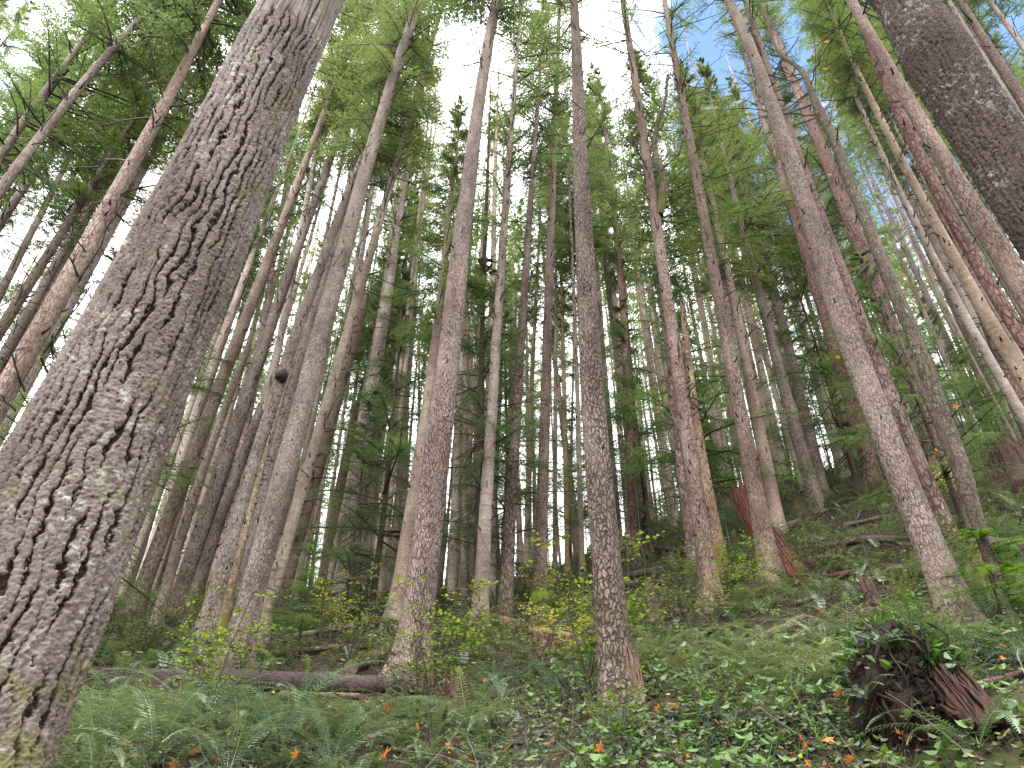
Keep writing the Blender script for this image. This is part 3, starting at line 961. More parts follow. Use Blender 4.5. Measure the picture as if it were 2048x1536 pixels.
# ---- trunks left of the big pale one (left group)
LT = [
    ("thin straight trunk in the top left corner", [(-150, 560), (17, 280), (79, 198), (137, 126), (161, 92), (205, 34), (232, 0)], [(280, 19), (126, 15), (0, 12)], dict(depth=16, cb=330)),
    ("grey trunk second from the left edge at the top, dotted with branch scars", [(-160, 620), (0, 366), (51, 301), (120, 219), (164, 178), (205, 130), (246, 82), (290, 27), (308, 0)], [(366, 26), (219, 24), (82, 20)], dict(depth=13, cb=110)),
    ("faint pinkish trunk between two closer trunks at the upper left edge", [(-140, 660), (0, 434), (68, 355), (113, 294), (150, 239), (191, 191)], [(434, 20), (294, 15), (191, 12)], dict(depth=19, cb=330)),
    ("reddish-brown trunk just left of the huge plated one, lichen grey higher up", [(-260, 1230), (-120, 1010), (0, 814), (17, 773), (44, 719), (85, 660), (137, 568), (147, 523), (205, 441), (239, 369), (284, 294), (314, 232), (345, 178), (372, 116), (410, 61), (434, 10)], [(773, 50), (660, 44), (523, 33), (369, 28), (178, 24), (61, 18)], dict(depth=8.5, cb=120, tint=(0.95, 0.85, 0.78))),
    ("slimmer trunk running beside the reddish-brown one, just left of the huge trunk", [(-130, 1100), (10, 876), (79, 735), (126, 613), (164, 565), (191, 520), (232, 441), (273, 372), (345, 235)], [(735, 20), (520, 19), (372, 16), (235, 12)], dict(depth=14, cb=300)),
    ("dark narrow trunk half hidden in needles, upper left", [(-60, 760), (143, 427), (198, 349), (232, 300), (260, 253), (294, 205), (330, 140)], [(427, 18), (300, 15), (205, 11)], dict(depth=15, cb=420, tint=(0.45, 0.42, 0.38))),
    ("grey trunk hugging the right edge of the huge plated trunk", [(245, 1250), (280, 1210), (294, 1175), (314, 1096), (345, 1021), (386, 903), (420, 818), (448, 746), (478, 664), (513, 579), (543, 510), (574, 424), (615, 325), (650, 219), (668, 175), (700, 90)], [(1096, 32), (903, 29), (664, 25), (424, 19), (219, 13)], dict(cb=230, tint=(1.0, 0.94, 0.84))),
    ("very pale thin trunk right beside the huge trunk's middle", [(225, 1230), (253, 1148), (328, 978), (386, 790), (420, 705), (458, 599), (500, 480)], [(978, 15), (705, 13), (480, 9)], dict(depth=27, mat=M_BARKS, tint=(1.15, 1.12, 1.05), cb=600)),
    ("trunk with a swollen ring at mid-height, third right of the huge trunk", [(359, 1243), (366, 1182), (386, 1107), (410, 1028), (417, 996), (455, 886), (489, 808), (526, 691), (560, 592), (595, 514), (625, 420), (656, 328), (684, 260), (697, 232), (730, 130)], [(1107, 34), (996, 32), (808, 29), (592, 22), (328, 17), (232, 12)], dict(cb=240)),
    ("thin broken-topped dead trunk in front of the left stand", [(304, 1267), (318, 1230), (338, 1158), (355, 1107), (376, 1031), (410, 920), (444, 835), (472, 763), (494, 702)], [(1107, 19), (920, 18), (763, 15)], dict(snag=True, name="tree_snag", cat="dead tree", tint=(0.9, 0.85, 0.75))),
    ("short broken trunk with a flat top between two whole trunks on the left", [(376, 1243), (386, 1202), (410, 1124), (441, 1031), (455, 1000), (490, 910), (518, 826)], [(1124, 26), (910, 21)], dict(snag=True, name="tree_snag", cat="dead tree")),
    ("trunk with a dark round burl and a charred black foot, left half", [(417, 1277), (424, 1233), (437, 1161), (455, 1096), (475, 1013), (499, 948), (533, 862), (564, 756), (588, 685), (619, 592), (653, 510), (690, 410), (720, 320)], [(1161, 35), (1013, 32), (862, 29), (685, 25), (510, 22), (320, 16)], dict(cb=300, key="burl")),
    ("thin lichen-spotted young trunk in front of the charred tree", [(431, 1305), (444, 1264), (458, 1202), (475, 1124), (499, 1031), (516, 960), (540, 880), (565, 800)], [(1202, 18), (1031, 14), (880, 9)], dict(mat=M_MOSSY, tint=(1, .9, .8), Hmax=9, crown=None, name="young_tree")),
    ("reddish barkless snag with a splintered tip beside the stout pale trunk", [(470, 1200), (475, 1189), (492, 1113), (512, 1045), (523, 1006), (554, 903), (581, 808), (607, 719)], [(1113, 22), (903, 25), (719, 14)], dict(snag=True, name="tree_snag", cat="dead tree", mat=M_BARKF, tint=(1.25, 0.9, 0.85), ragged=1.2)),
    ("slim grey trunk close behind the stout pale trunk's right side", [(519, 1284), (533, 1223), (554, 1131), (577, 1045), (615, 961), (643, 859), (677, 739), (697, 644), (739, 513), (756, 461), (776, 376), (804, 287), (835, 185), (858, 103), (889, 0)], [(1131, 23), (961, 22), (739, 24), (513, 24), (287, 13), (103, 7)], dict(mat=M_BARKS, tint=(0.9, 0.85, 0.78), cb=300, longfrom=14, crown="sparse")),
    ("dark brown trunk with a black broken upper stem, left of the middle", [(540, 1245), (560, 1180), (584, 1096), (608, 1031), (639, 917), (666, 825), (690, 746), (705, 690), (718, 647), (728, 606)], [(1096, 35), (917, 32), (825, 30), (700, 20), (606, 15)], dict(snag=True, name="tree_snag", cat="dead tree", tint=(0.85, 0.72, 0.66))),
    ("dim trunk behind the dark hemlock sapling, left of the middle", [(648, 1200), (655, 1120), (670, 1031), (690, 940), (715, 820)], [(1120, 26), (940, 20)], dict(tint=(0.6, 0.5, 0.45), cb=700)),
    ("slender trunk parallel to the stout pale trunk on its left, near the top", [(560, 880), (640, 580), (677, 444), (708, 359), (732, 273), (763, 171), (787, 103), (815, 20)], [(444, 21), (273, 17), (103, 11)], dict(depth=24, cb=330)),
    ("far pale trunk in the gap left of the furrowed middle tree", [(680, 1210), (694, 1182), (711, 1062), (715, 849), (732, 767), (760, 640)], [(1062, 22), (849, 17), (640, 11)], dict(mat=M_BARKS, depth=30, cb=760)),
    ("far narrow trunk behind the left fallen log", [(725, 1205), (729, 1182), (742, 1028), (760, 880), (785, 700)], [(1100, 15), (880, 12)], dict(depth=31, cb=800)),
    ("pale trunk tucked against the left side of the furrowed middle tree", [(790, 1225), (794, 1199), (814, 1062), (830, 980), (848, 850), (870, 680)], [(1062, 28), (850, 22)], dict(depth=19, mat=M_BARKS, cb=620, tint=(1, .95, .88))),
]
for lab, pts, wd, o in LT:
    key = o.pop("key", None)
    if "depth" in o and pts[0][1] < 1240 and pts[0][0] > 200:
        pass
    tn = o.get("tint", (1, 1, 1)); o["tint"] = (tn[0] * 1.24, tn[1] * 1.24, tn[2] * 1.24)
    res = tree(lab, pts, wd, **o)
    if key == "burl":
        BURL = res

# ---- middle and right trunks
MT = [
    ("smooth beige trunk with bare mossy branches near its top, centre", [(954, 1264), (959, 1216), (963, 1131), (968, 1031), (975, 996), (981, 893), (988, 808), (995, 705), (1002, 603), (1005, 517), (1009, 427), (1015, 308), (1022, 205), (1033, 120), (1046, 7)], [(1216, 32), (1031, 28), (893, 23), (603, 17), (308, 13), (120, 8)], dict(mat=M_BARKS, deg=2, crown="sparse", cb=330, longfrom=16, key="mossy")),
    ("furrowed trunk right of the smooth beige one, foot behind the mossy log", [(1012, 1243), (1017, 1131), (1019, 1031), (1021, 1013), (1024, 910), (1033, 808), (1040, 705), (1050, 603), (1057, 517), (1057, 444), (1065, 342), (1073, 240)], [(1131, 27), (910, 22), (705, 16), (517, 13), (342, 11)], dict(mat=M_BARKF, cb=330)),
    ("thin pale trunk far behind, between the furrowed trunk and the ringed one", [(1052, 1180), (1053, 1165), (1057, 1045), (1057, 1013), (1058, 927), (1060, 825), (1065, 739), (1072, 600)], [(1045, 13), (825, 10)], dict(mat=M_BARKS, cb=640, tint=(1.1, 1, .95))),
    ("trunk of dark ring-marked bark left of the tall split-foot trunk", [(1081, 1206), (1082, 1114), (1084, 1031), (1086, 910), (1087, 808), (1094, 705), (1098, 620), (1101, 517), (1101, 427), (1108, 325), (1113, 222), (1116, 60)], [(1114, 29), (910, 22), (620, 16), (325, 13), (60, 8)], dict(cb=230, tint=(0.95, .86, .84))),
    ("yellowish mossy pole of a trunk just left of the tall split-foot trunk", [(1136, 1155), (1134, 1131), (1132, 1013), (1130, 842), (1127, 739), (1124, 600), (1120, 450)], [(1013, 10), (739, 8)], dict(mat=M_BARKS, tint=(1.05, 0.95, 0.6), cb=500, stubs=20)),
    ("slim far trunk between the ring-marked trunk and the yellowish pole", [(1110, 1165), (1110, 1045), (1111, 910), (1110, 790), (1112, 640)], [(1045, 10), (790, 8)], dict(mat=M_BARKS, cb=650)),
    ("far thin trunk half hidden by the left edge of the split-foot trunk", [(1165, 1160), (1160, 1000), (1156, 842), (1152, 705), (1145, 517), (1140, 400)], [(1000, 11), (705, 8)], dict(mat=M_BARKS, cb=520)),
    ("dark thin understory trunk wrapped in hemlock needles, centre", [(955, 1215), (958, 944), (961, 876), (961, 773), (963, 671), (968, 585), (970, 480)], [(944, 13), (585, 10)], dict(depth=21, crown=None, tint=(0.4, 0.36, 0.33), key="hem", stubs=20)),
    ("far trunk with reddish bark right of the split-foot trunk, behind two dark poles", [(1271, 1125), (1269, 1107), (1262, 1031), (1264, 978), (1262, 910), (1260, 808), (1255, 705), (1248, 620), (1236, 517), (1230, 430)], [(1031, 25), (808, 19), (517, 14)], dict(mat=M_BARKF, cb=560, tint=(1.05, .9, .88))),
    ("thin far trunk immediately left of the reddish far one", [(1292, 1110), (1288, 1045), (1262, 900), (1247, 800), (1234, 739), (1224, 637), (1212, 534), (1204, 444)], [(1045, 17), (739, 12), (534, 9)], dict(cb=520)),
    ("forked trunk with a curved side stem, right of the middle", [(1422, 1215), (1409, 1096), (1403, 1028), (1389, 1013), (1375, 876), (1362, 773), (1351, 637), (1335, 570), (1316, 496), (1306, 410), (1292, 308), (1275, 222), (1262, 120), (1251, 17)], [(1096, 38), (1013, 36), (773, 28), (496, 24), (308, 19), (120, 13)], dict(deg=2, cb=240, key="fork", tint=(1, .92, .88), crown="sparse")),
    ("narrow trunk close against the left side of the forked trunk", [(1388, 1160), (1386, 1148), (1379, 1045), (1368, 1013), (1358, 910), (1351, 808), (1344, 756), (1330, 705), (1325, 620), (1320, 534)], [(1045, 20), (808, 15), (534, 11)], dict(mat=M_BARKF, cb=560)),
    ("broken snag with bright moss down its right side", [(1449, 1160), (1447, 1148), (1437, 1114), (1423, 1031), (1413, 978), (1396, 859), (1379, 739), (1366, 613)], [(1114, 27), (978, 27), (859, 20), (613, 10)], dict(snag=True, name="tree_snag", cat="dead tree", mat=M_MOSSY, tint=(1.1, .95, .85), key="moss")),
    ("brown trunk with mossy foot standing against the red rotten snag", [(1546, 1170), (1536, 1096), (1522, 1028), (1515, 1020), (1505, 961), (1492, 893), (1474, 808), (1457, 722), (1437, 603), (1423, 517), (1416, 478), (1403, 393), (1389, 308), (1368, 222), (1343, 103), (1333, 17)], [(1096, 42), (1020, 40), (893, 33), (722, 27), (478, 22), (222, 16)], dict(deg=2, cb=170, tint=(0.9, .84, .78), longfrom=17, crown="sparse")),
    ("pale pinkish trunk rising behind the red rotten snag", [(1560, 1075), (1543, 996), (1529, 910), (1512, 825), (1495, 739), (1474, 637), (1454, 534), (1430, 430)], [(996, 30), (825, 24), (637, 19), (534, 15)], dict(mat=M_BARKS, cb=560, tint=(1, .9, .87))),
    ("grey trunk with a dark spread foot on the upper right slope", [(1642, 1020), (1611, 944), (1587, 859), (1570, 790), (1553, 705), (1529, 620), (1505, 534), (1480, 440)], [(944, 27), (790, 22), (534, 16)], dict(cb=560, flare=0.6)),
    ("straight grey trunk beside the dark-footed one, upper right slope", [(1645, 990), (1642, 978), (1625, 893), (1604, 808), (1584, 722), (1560, 620), (1533, 534), (1505, 430)], [(978, 25), (808, 22), (534, 17)], dict(cb=540)),
    ("light slim trunk between the grey pair and the leaning brown trunk", [(1686, 955), (1676, 910), (1652, 825), (1628, 739), (1601, 637), (1570, 534), (1540, 430)], [(910, 19), (739, 16), (534, 12)], dict(mat=M_BARKS, cb=600)),
    ("brown ridged trunk left of the touching pair, foot by a dark hollow", [(1757, 985), (1755, 978), (1744, 944), (1717, 859), (1690, 773), (1666, 688), (1638, 603), (1615, 534), (1608, 496), (1587, 427), (1567, 359), (1539, 273), (1510, 190)], [(944, 33), (773, 28), (603, 23), (427, 17), (273, 14)], dict(mat=M_BARKF, cb=330, tint=(.95, .85, .8), crown="sparse")),
    ("pale thin trunk seen between the touching pair and the pinkish trunk", [(1850, 960), (1845, 930), (1820, 843), (1793, 750), (1766, 650), (1735, 560), (1690, 440)], [(843, 15), (650, 12)], dict(mat=M_BARKS, cb=520)),
    ("grey trunk at the right with branch scars, left one under the dark corner trunk", [(2240, 880), (2120, 690), (1997, 496), (1956, 427), (1912, 359), (1867, 291), (1826, 222), (1792, 164), (1758, 96), (1721, 34)], [(496, 52), (359, 42), (222, 34), (96, 26)], dict(depth=9.0, tint=(0.85, .78, .73))),
    ("reddish narrow trunk behind the grey scarred one at the right edge", [(2130, 810), (2032, 654), (1997, 592), (1956, 517), (1936, 506), (1895, 427), (1844, 325), (1806, 239), (1772, 171), (1748, 103), (1715, 30)], [(592, 30), (427, 26), (239, 21), (103, 16)], dict(depth=12, mat=M_BARKF, tint=(.75, .6, .56), crown="sparse")),
    ("beige lichen-flecked trunk at the right, slanting down to the frame edge", [(2110, 860), (2045, 756), (2014, 698), (1977, 637), (1936, 575), (1895, 496), (1854, 417), (1820, 349), (1785, 284), (1751, 212), (1717, 150), (1680, 70)], [(698, 31), (575, 29), (417, 21), (212, 15)], dict(depth=16, mat=M_BARKS, tint=(1.0, .96, .84), cb=140)),
    ("thinner beige trunk left of the lichen-flecked slanting one", [(2040, 830), (1994, 746), (1960, 688), (1929, 620), (1898, 568), (1864, 517), (1854, 489), (1809, 410), (1775, 335), (1748, 273), (1717, 205), (1690, 140)], [(688, 22), (568, 20), (410, 14), (205, 9)], dict(depth=20, mat=M_BARKS, cb=200)),
    ("thinnest trunk at the right frame edge below the corner trunk", [(2120, 850), (2048, 725), (2000, 640), (1943, 534), (1880, 420), (1820, 310)], [(725, 13), (534, 11)], dict(depth=24, mat=M_BARKS, cb=360)),
    ("trunk in the far top right corner beyond the dark corner trunk", [(2420, 800), (2120, 320), (2048, 205), (2010, 145), (1960, 65)], [(205, 26), (145, 22)], dict(depth=11, tint=(.6, .52, .48))),
]
KEYS = {}
for lab, pts, wd, o in MT:
    key = o.pop("key", None)
    tn = o.get("tint", (1, 1, 1)); o["tint"] = (tn[0] * 1.12, tn[1] * 1.08, tn[2] * 1.05)
    res = tree(lab, pts, wd, **o)
    if key: KEYS[key] = res


# ------------------------------------------------------------------ parts of single trees: branches, burl, split foot, moss
def px_branch(root_t, pix, r0, r1, name="branch", mat=M_STUB, toward=0.0, sides=6, tint=None, twigs=0):
    """a bough given by photograph pixels; it leaves the trunk's own plane by 'toward' metres at its tip"""
    root, tr, B, lat, n2, zd = root_t
    pts = []
    for i, p in enumerate(pix):
        d = ray(*p); k = i / (len(pix) - 1)
        t = (B[:2] @ n2 - toward * k) / (d[:2] @ n2)
        pts.append(CAM + d * t - B)
    pts = np.array(pts)
    s = np.linspace(0, len(pts) - 1, (len(pts) - 1) * 4 + 1)
    P = np.stack([np.interp(s, np.arange(len(pts)), pts[:, i]) for i in range(3)], -1)
    rg = np.random.RandomState(int(pix[0][0]))
    P[1:-1] += rg.normal(0, 0.012, (len(P) - 2, 3))
    mb = MB()
    rr = np.linspace(r0, r1, len(P))
    tube(mb, P, rr, sides, 0, True, bk=0.0)
    for k in range(twigs):
        u = rg.randint(len(P) // 3, len(P) - 1)
        dr = norm(P[u] - P[u - 1]) + rg.normal(0, 0.7, 3)
        L = rg.uniform(0.2, 0.7)
        p1 = P[u] + norm(dr) * L
        tube(mb, [P[u], (P[u] + p1) / 2 + rg.normal(0, .03, 3), p1], [rr[u] * 0.6, rr[u] * .4, 0.002], 3, 0, False)
    o = mb.build(name, [mat], root)
    if tint: o.color = (*tint, 1)
    return o


for pix, r0, tw, tow in [
    ([(1616, 186), (1573, 219), (1533, 232), (1485, 246), (1416, 270), (1348, 290)], .022, 8, 2.4),
    ([(1636, 226), (1632, 232), (1553, 224), (1502, 217), (1416, 222), (1348, 236)], .022, 8, 2.6),
    ([(1600, 148), (1539, 162), (1485, 167), (1399, 171)], .016, 6, 2.2),
    ([(1622, 172), (1628, 144), (1645, 106), (1676, 62), (1710, 7)], .020, 5, 0.8),
    ([(1630, 191), (1632, 120), (1625, 51), (1608, 0)], .014, 4, 0.7),
    ([(1614, 188), (1570, 236), (1543, 267), (1498, 308), (1457, 345)], .017, 7, 2.5),
    ([(1676, 330), (1656, 362), (1628, 407)], .015, 3, 0.9),
    ([(1656, 252), (1658, 246), (1666, 205), (1668, 120)], .012, 3, 0.6),
    ([(1645, 236), (1673, 171), (1705, 160), (1748, 144)], .013, 5, 0.5),
    ([(1750, 515), (1744, 520), (1717, 548), (1690, 582)], .028, 2, 1.6),
    ([(1690, 590), (1662, 616), (1621, 654), (1577, 688), (1550, 691)], .018, 5, 2.0),
]:
    px_branch(MAPLE, pix, r0, 0.004, "branch", M_STUB, tow, 5, None, tw)
fk = KEYS["fork"]
px_branch(fk, [(1318, 430), (1324, 400), (1328, 369), (1322, 340), (1313, 318), (1309, 290), (1310, 267), (1318, 240), (1330, 205), (1336, 150)], .14, .05, "side_stem", M_MOSSY, 0.3, 10, (0.8, .8, .7))
ms = KEYS["mossy"]
for pix in [[(1018, 300), (1010, 262), (1000, 240), (985, 175)], [(1020, 235), (1045, 190), (1075, 130), (1090, 60)], [(1014, 320), (1050, 290), (1090, 255)],
            [(1022, 205), (1060, 215), (1095, 230)], [(1019, 260), (1000, 200), (975, 150)], [(1012, 360), (1040, 330), (1075, 320)], [(1030, 140), (1070, 150), (1140, 155)],
            [(1010, 400), (985, 350), (960, 330)], [(1024, 180), (1000, 175), (975, 172)], [(1030, 120), (1045, 60), (1060, 10)]]:
    px_branch(ms, pix, .035, .012, "branch", M_MOSSY, random.uniform(-0.8, 0.8), 5, (0.6, .62, .5), 2)
# dark understory hemlock crown
rt = KEYS["hem"]
c = link("crown", HEMS[0], rt[0], (0, 0, 4.0)); c.scale = (1.25, 1.25, 1.05); c.color = (0.8, 0.85, 0.9, 1)


def lump(mb, c, r, seed, n=18, amp=0.35, mat=0):
    th, ph = np.meshgrid(np.linspace(0, 2 * np.pi, n, endpoint=False), np.linspace(0.02, np.pi - 0.02, n // 2 + 2))
    d = np.stack([np.sin(ph) * np.cos(th), np.sin(ph) * np.sin(th), np.cos(ph)], -1)
    k = 1 + amp * (fbm(d[..., 0] * 2.2 + seed + 9, d[..., 1] * 2.2 + d[..., 2] * 3.1, 4) - 0.45) * 2
    V = np.asarray(c)[None, None] + d * np.asarray(r)[None, None] * k[..., None]
    m, q = th.shape
    i = np.arange(m - 1)[:, None] * q; j = np.arange(q)[None]; j2 = (j + 1) % q
    mb.add(V.reshape(-1, 3), np.stack([i + j, i + j2, i + q + j2, i + q + j], -1).reshape(-1, 4), mat, True)


# burl on the charred-foot tree
root, tr, B, lat, n2, zd = BURL
d = ray(564, 752); t = (B[:2] @ n2 - 0.22) / (d[:2] @ n2); P = CAM + d * t - B
mb = MB(); lump(mb, P, (0.17, 0.17, 0.17), 3, 16, 0.5)
mb.build("burl", M_STUB, root)


def pieces_foot(root, B, pos, rr, hgt, mat, name, seed, n=26, span=(-1.4, 1.4), face=-math.pi / 2, lean=0.9):
    """splintered slabs of rotten wood round a trunk foot"""
    rg = np.random.RandomState(seed)
    mb = MB()
    for k in range(n):
        a = face + rg.uniform(*span)
        hh = hgt * rg.uniform(0.15, 1.0) ** 1.4
        p0 = np.array([math.cos(a) * rr * 1.25, math.sin(a) * rr * 1.25, -0.25]) + pos
        p1 = np.array([math.cos(a) * rr * lean, math.sin(a) * rr * lean, hh]) + pos
        s = np.linspace(0, 1, 7)[:, None]
        pts = p0 * (1 - s) + p1 * s + rg.normal(0, 0.008, (7, 3))
        tube(mb, pts, np.linspace(0.024, 0.005, 7) * rg.uniform(0.6, 1.4), 6, 0, True)
    return mb.build(name, mat, root)


def find(lbl):
    for o in COL.objects:
        if o.get("label", "").startswith(lbl):
            return o


o = find("straight tall trunk right of the middle")
pieces_foot(o, None, np.array([0.04, 0, 0]), 0.205, 0.85, M_PALEWOOD, "rotten_foot", 5, 80, (-0.55, 1.25))

# ------------------------------------------------------------------ background stand
rngB = np.random.RandomState(21)


def bg_trunk(seed):
    rg = np.random.RandomState(seed)
    Ht = 38.0
    a, b = rg.normal(0, 0.5, 2); p = rg.uniform(0, 6, 2)
    ax = lambda h: np.stack([a * np.sin(np.asarray(h) / 14 + p[0]) - a * math.sin(p[0]), b * np.sin(np.asarray(h) / 14 + p[1]) - b * math.sin(p[1])], -1)
    rf = lambda h: np.maximum(0.215 * (1 - np.asarray(h) / Ht) ** 0.85, 0.0) + 0.015
    return trunk_mesh(None, ax, rf, -1.0, Ht, 10, 0.9, rg, 0.3, None, 60, (0.05, 0.3), 2.0, 0.022)


BG_T = []
for i in range(6):
    mt = [M_BARK, M_BARKF, M_BARKS][i % 3]
    BG_T.append(bg_trunk(400 + i).mesh("trunk", [mt, M_STUB]))
BGL = {
    0: "tall slim conifer in the dense stand behind the left-hand trunks",
    1: "tall slim conifer in the far stand behind the middle trunks",
    2: "tall slim conifer in the far stand up the right-hand slope",
}
BGG = {0: "background conifers behind the left trunks", 1: "background conifers behind the middle trunks", 2: "background conifers up the right slope"}
placed = []
tries = 0
while len(placed) < 244 and tries < 14000:
    tries += 1
    y = 21 + 62 * rngB.rand() ** 0.8 if len(placed) < 150 else rngB.uniform(62, 112) if len(placed) < 192 else rngB.uniform(18, 34)
    x = (rngB.uniform(-0.80, 0.80) if rngB.rand() < 0.5 else rngB.uniform(-0.62, 0.05)) * (y * 1.12)
    if len(placed) >= 192:                      # beside the view, where the wide top of the frame still sees crowns
        x = y * rngB.uniform(0.78, 1.45) * (1 if len(placed) < 222 else -1)
    if any((x - c[0]) ** 2 + (y - c[1]) ** 2 < 1.8 ** 2 for c in CLAIMED):
        continue
    if any((x - q[0]) ** 2 + (y - q[1]) ** 2 < 2.5 ** 2 for q in placed):
        continue
    # keep the opening in the canopy above the middle
    ax_ = x / y
    if -0.22 < ax_ < -0.02 and y < 30 and rngB.rand() < 0.6:
        continue
    placed.append((x, y))
    z = float(H(x, y))
    zone = 0 if ax_ < -0.18 else (1 if ax_ < 0.2 else 2)
    root = thing("conifer_tree", BGL[zone], "tree", (x, y, z), BGG[zone])
    root.rotation_euler = (rngB.normal(0, 0.02), rngB.normal(0, 0.02), rngB.uniform(0, 6.28))
    sc = rngB.uniform(0.78, 1.12)
    wsc = rngB.uniform(0.75, 1.15)
    trk = link("trunk", BG_T[rngB.randint(6)], root); trk.scale = (wsc, wsc, sc)
    g = rngB.uniform(1.25, 2.0) * (1.0 if len(placed) <= 192 else 0.65); trk.color = (g, g * rngB.uniform(.92, 1), g * rngB.uniform(.85, 1), 1)  # raised tint paints the light veil over distant trunks
    cbh = 38 * sc * rngB.uniform(0.48, 0.68)
    cr = link("crown", CROWNS[rngB.randint(7)] if rngB.rand() < 0.8 else CROWNS_S[rngB.randint(3)], root, (0, 0, cbh))
    k = (38.6 * sc - cbh) / 18
    cr.scale = (rngB.uniform(0.8, 1.1),) * 2 + (k,); cr.rotation_euler = (0, 0, rngB.uniform(0, 6.28))
    g = rngB.uniform(0.8, 1.3); cr.color = (g * rngB.uniform(0.9, 1.25), g, g * rngB.uniform(0.75, 1.0), 1)

# beyond the trees built one by one: the far wood, one mass of needles and stems, tinted pale to paint in distant light
fs = MB(); rgf = np.random.RandomState(91)
lowt = []
for ax_, q_, tp_ in TPL_FAR:
    m_ = rgf.rand(len(q_)) < 0.13
    c_ = q_[m_].mean(1, keepdims=True); lowt.append((ax_, c_ + (q_[m_] - c_) * 2.3, tp_[m_]))
nfar = 0
while nfar < 560:
    if nfar < 330:
        y = rgf.uniform(38, 118); x = rgf.uniform(-0.85, 0.85) * y
    elif nfar < 470:
        y = rgf.uniform(25, 60); x = rgf.uniform(-0.66, -0.02) * y
    else:
        y = rgf.uniform(27, 60); x = rgf.uniform(0.15, 0.95) * y
    if any((x - c_[0]) ** 2 + (y - c_[1]) ** 2 < 1.5 for c_ in CLAIMED):
        continue
    if any((x - q[0]) ** 2 + (y - q[1]) ** 2 < 1.6 ** 2 for q in placed):
        continue
    nfar += 1
    z = float(H(x, y)); Ht = rgf.uniform(26, 40); r0 = rgf.uniform(.11, .20)
    bx, by = rgf.normal(0, .35, 2); hh_ = np.linspace(-.5, Ht, 9)
    tube(fs, np.stack([x + bx * np.sin(hh_ / 12), y + by * np.sin(hh_ / 10), z + hh_], -1), np.linspace(r0, .03, 9), 7, 1 if rgf.rand() < .6 else 2, False, bk=rgf.rand() * 40)
    if (nfar % 2 and nfar < 330) or (nfar >= 330 and nfar % 4 == 0) or nfar >= 500:
        cb_ = Ht * rgf.uniform(.35, .6)
        for k_ in range(34):
            f_ = rgf.rand(); ax_, q_, tp_ = lowt[rgf.randint(len(lowt))]
            sc_ = (1 - f_) ** .8 * rgf.uniform(.6, 1.2) + .15
            Rm = rotm(rgf.uniform(0, 6.28), R(-15 + 50 * f_), rgf.uniform(-.3, .3))
            c_ = q_.mean(1, keepdims=True)
            fs.quads((c_ * sc_ + (q_ - c_)) @ Rm.T + np.array([x, y, z + cb_ + (Ht - cb_) * f_]), 0, False, tip=np.clip(tp_ * .5 + rgf.uniform(-.3, .1), 0, 1))
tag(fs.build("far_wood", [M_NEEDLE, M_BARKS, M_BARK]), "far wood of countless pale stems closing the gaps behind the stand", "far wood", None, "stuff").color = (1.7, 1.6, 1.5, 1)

# understory hemlocks
HT_ = MB()
tube(HT_, np.stack([np.sin(np.linspace(0, 5, 14)) * 0.05, np.cos(np.linspace(0, 4, 14)) * 0.05, np.linspace(-0.5, 10.4, 14)], -1), np.linspace(0.085, 0.012, 14), 7, 0, True, bk=0.0)
HEM_TR = HT_.mesh("trunk", [M_MOSSY])


def hemlock(px, depth, scale, label, wide=1.0, dz=0.0, group="understory hemlocks", crown=None, tint=(1, 1, 1), name="hemlock_tree"):
    P = CAM + ray(px, 1180) * depth
    x, y = P[0], P[1]
    root = thing(name, label, "tree", (x, y, float(H(x, y)) + dz), group)
    t_ = link("trunk", HEM_TR, root); t_.scale = (scale, scale, scale); t_.color = (0.5, 0.46, 0.42, 1)
    c_ = link("crown", crown or HEMS[int(px + depth) % 4], root, (0, 0, 0.12 * scale * 10)); k = scale * 0.9
    c_.scale = (k * wide, k * wide, k); c_.rotation_euler = (0, 0, px * 0.37); c_.color = (*tint, 1)
    return root


hemlock(60, 15, 1.25, "dark hemlock filling the gap left of the huge plated trunk", 1.1)
hemlock(-60, 12, 0.9, "hemlock with drooping boughs at the left frame edge", 1.2)
hemlock(205, 21, 1.5, "tall hemlock partly hidden by the huge plated trunk")
hemlock(745, 22, 1.35, "dark hemlock beside the black-topped broken trunk", 1.15)
hemlock(692, 20, 0.75, "young dark hemlock low in the stand, left of the furrowed middle trunk", 1.2)
hemlock(615, 16, 0.28, "small hemlock sapling right of the stout pale trunk's foot", 1.4, crown=HEMS[1], tint=(1.3, 1.3, 1.0))
hemlock(1010, 26, 1.3, "hemlock behind the smooth beige trunk", 1.1)
hemlock(1310, 27, 1.25, "hemlock left of the forked trunk", 1.1)
hemlock(1430, 24, 1.35, "bushy hemlock between the forked trunk and the pale pinkish trunk", 1.2, tint=(1.1, 1.2, .9))
hemlock(1210, 30, 1.4, "hemlock just right of the split-foot trunk, far back", 1.0)
hemlock(1780, 27, 1.35, "hemlock behind the touching pair of trunks", 1.15, tint=(1.1, 1.15, .95))
hemlock(1900, 23, 1.0, "hemlock in the gap right of the crooked mossy tree", 1.25, tint=(1.1, 1.1, .9))
hemlock(1980, 15, 0.85, "hemlock at the right frame edge under the beige trunks", 1.2)
hemlock(2000, 9.5, 0.34, "bright green hemlock sapling near the right edge, boughs spread flat", 1.9, crown=HEM_BRIGHT[0], tint=(1.1, 1.1, 1), dz=0.0).children[1].scale = (1.1, 1.1, 0.55)
hemlock(1475, 16, 0.25, "fresh green sapling in front of the pale pinkish trunk", 1.6, crown=HEM_BRIGHT[1])
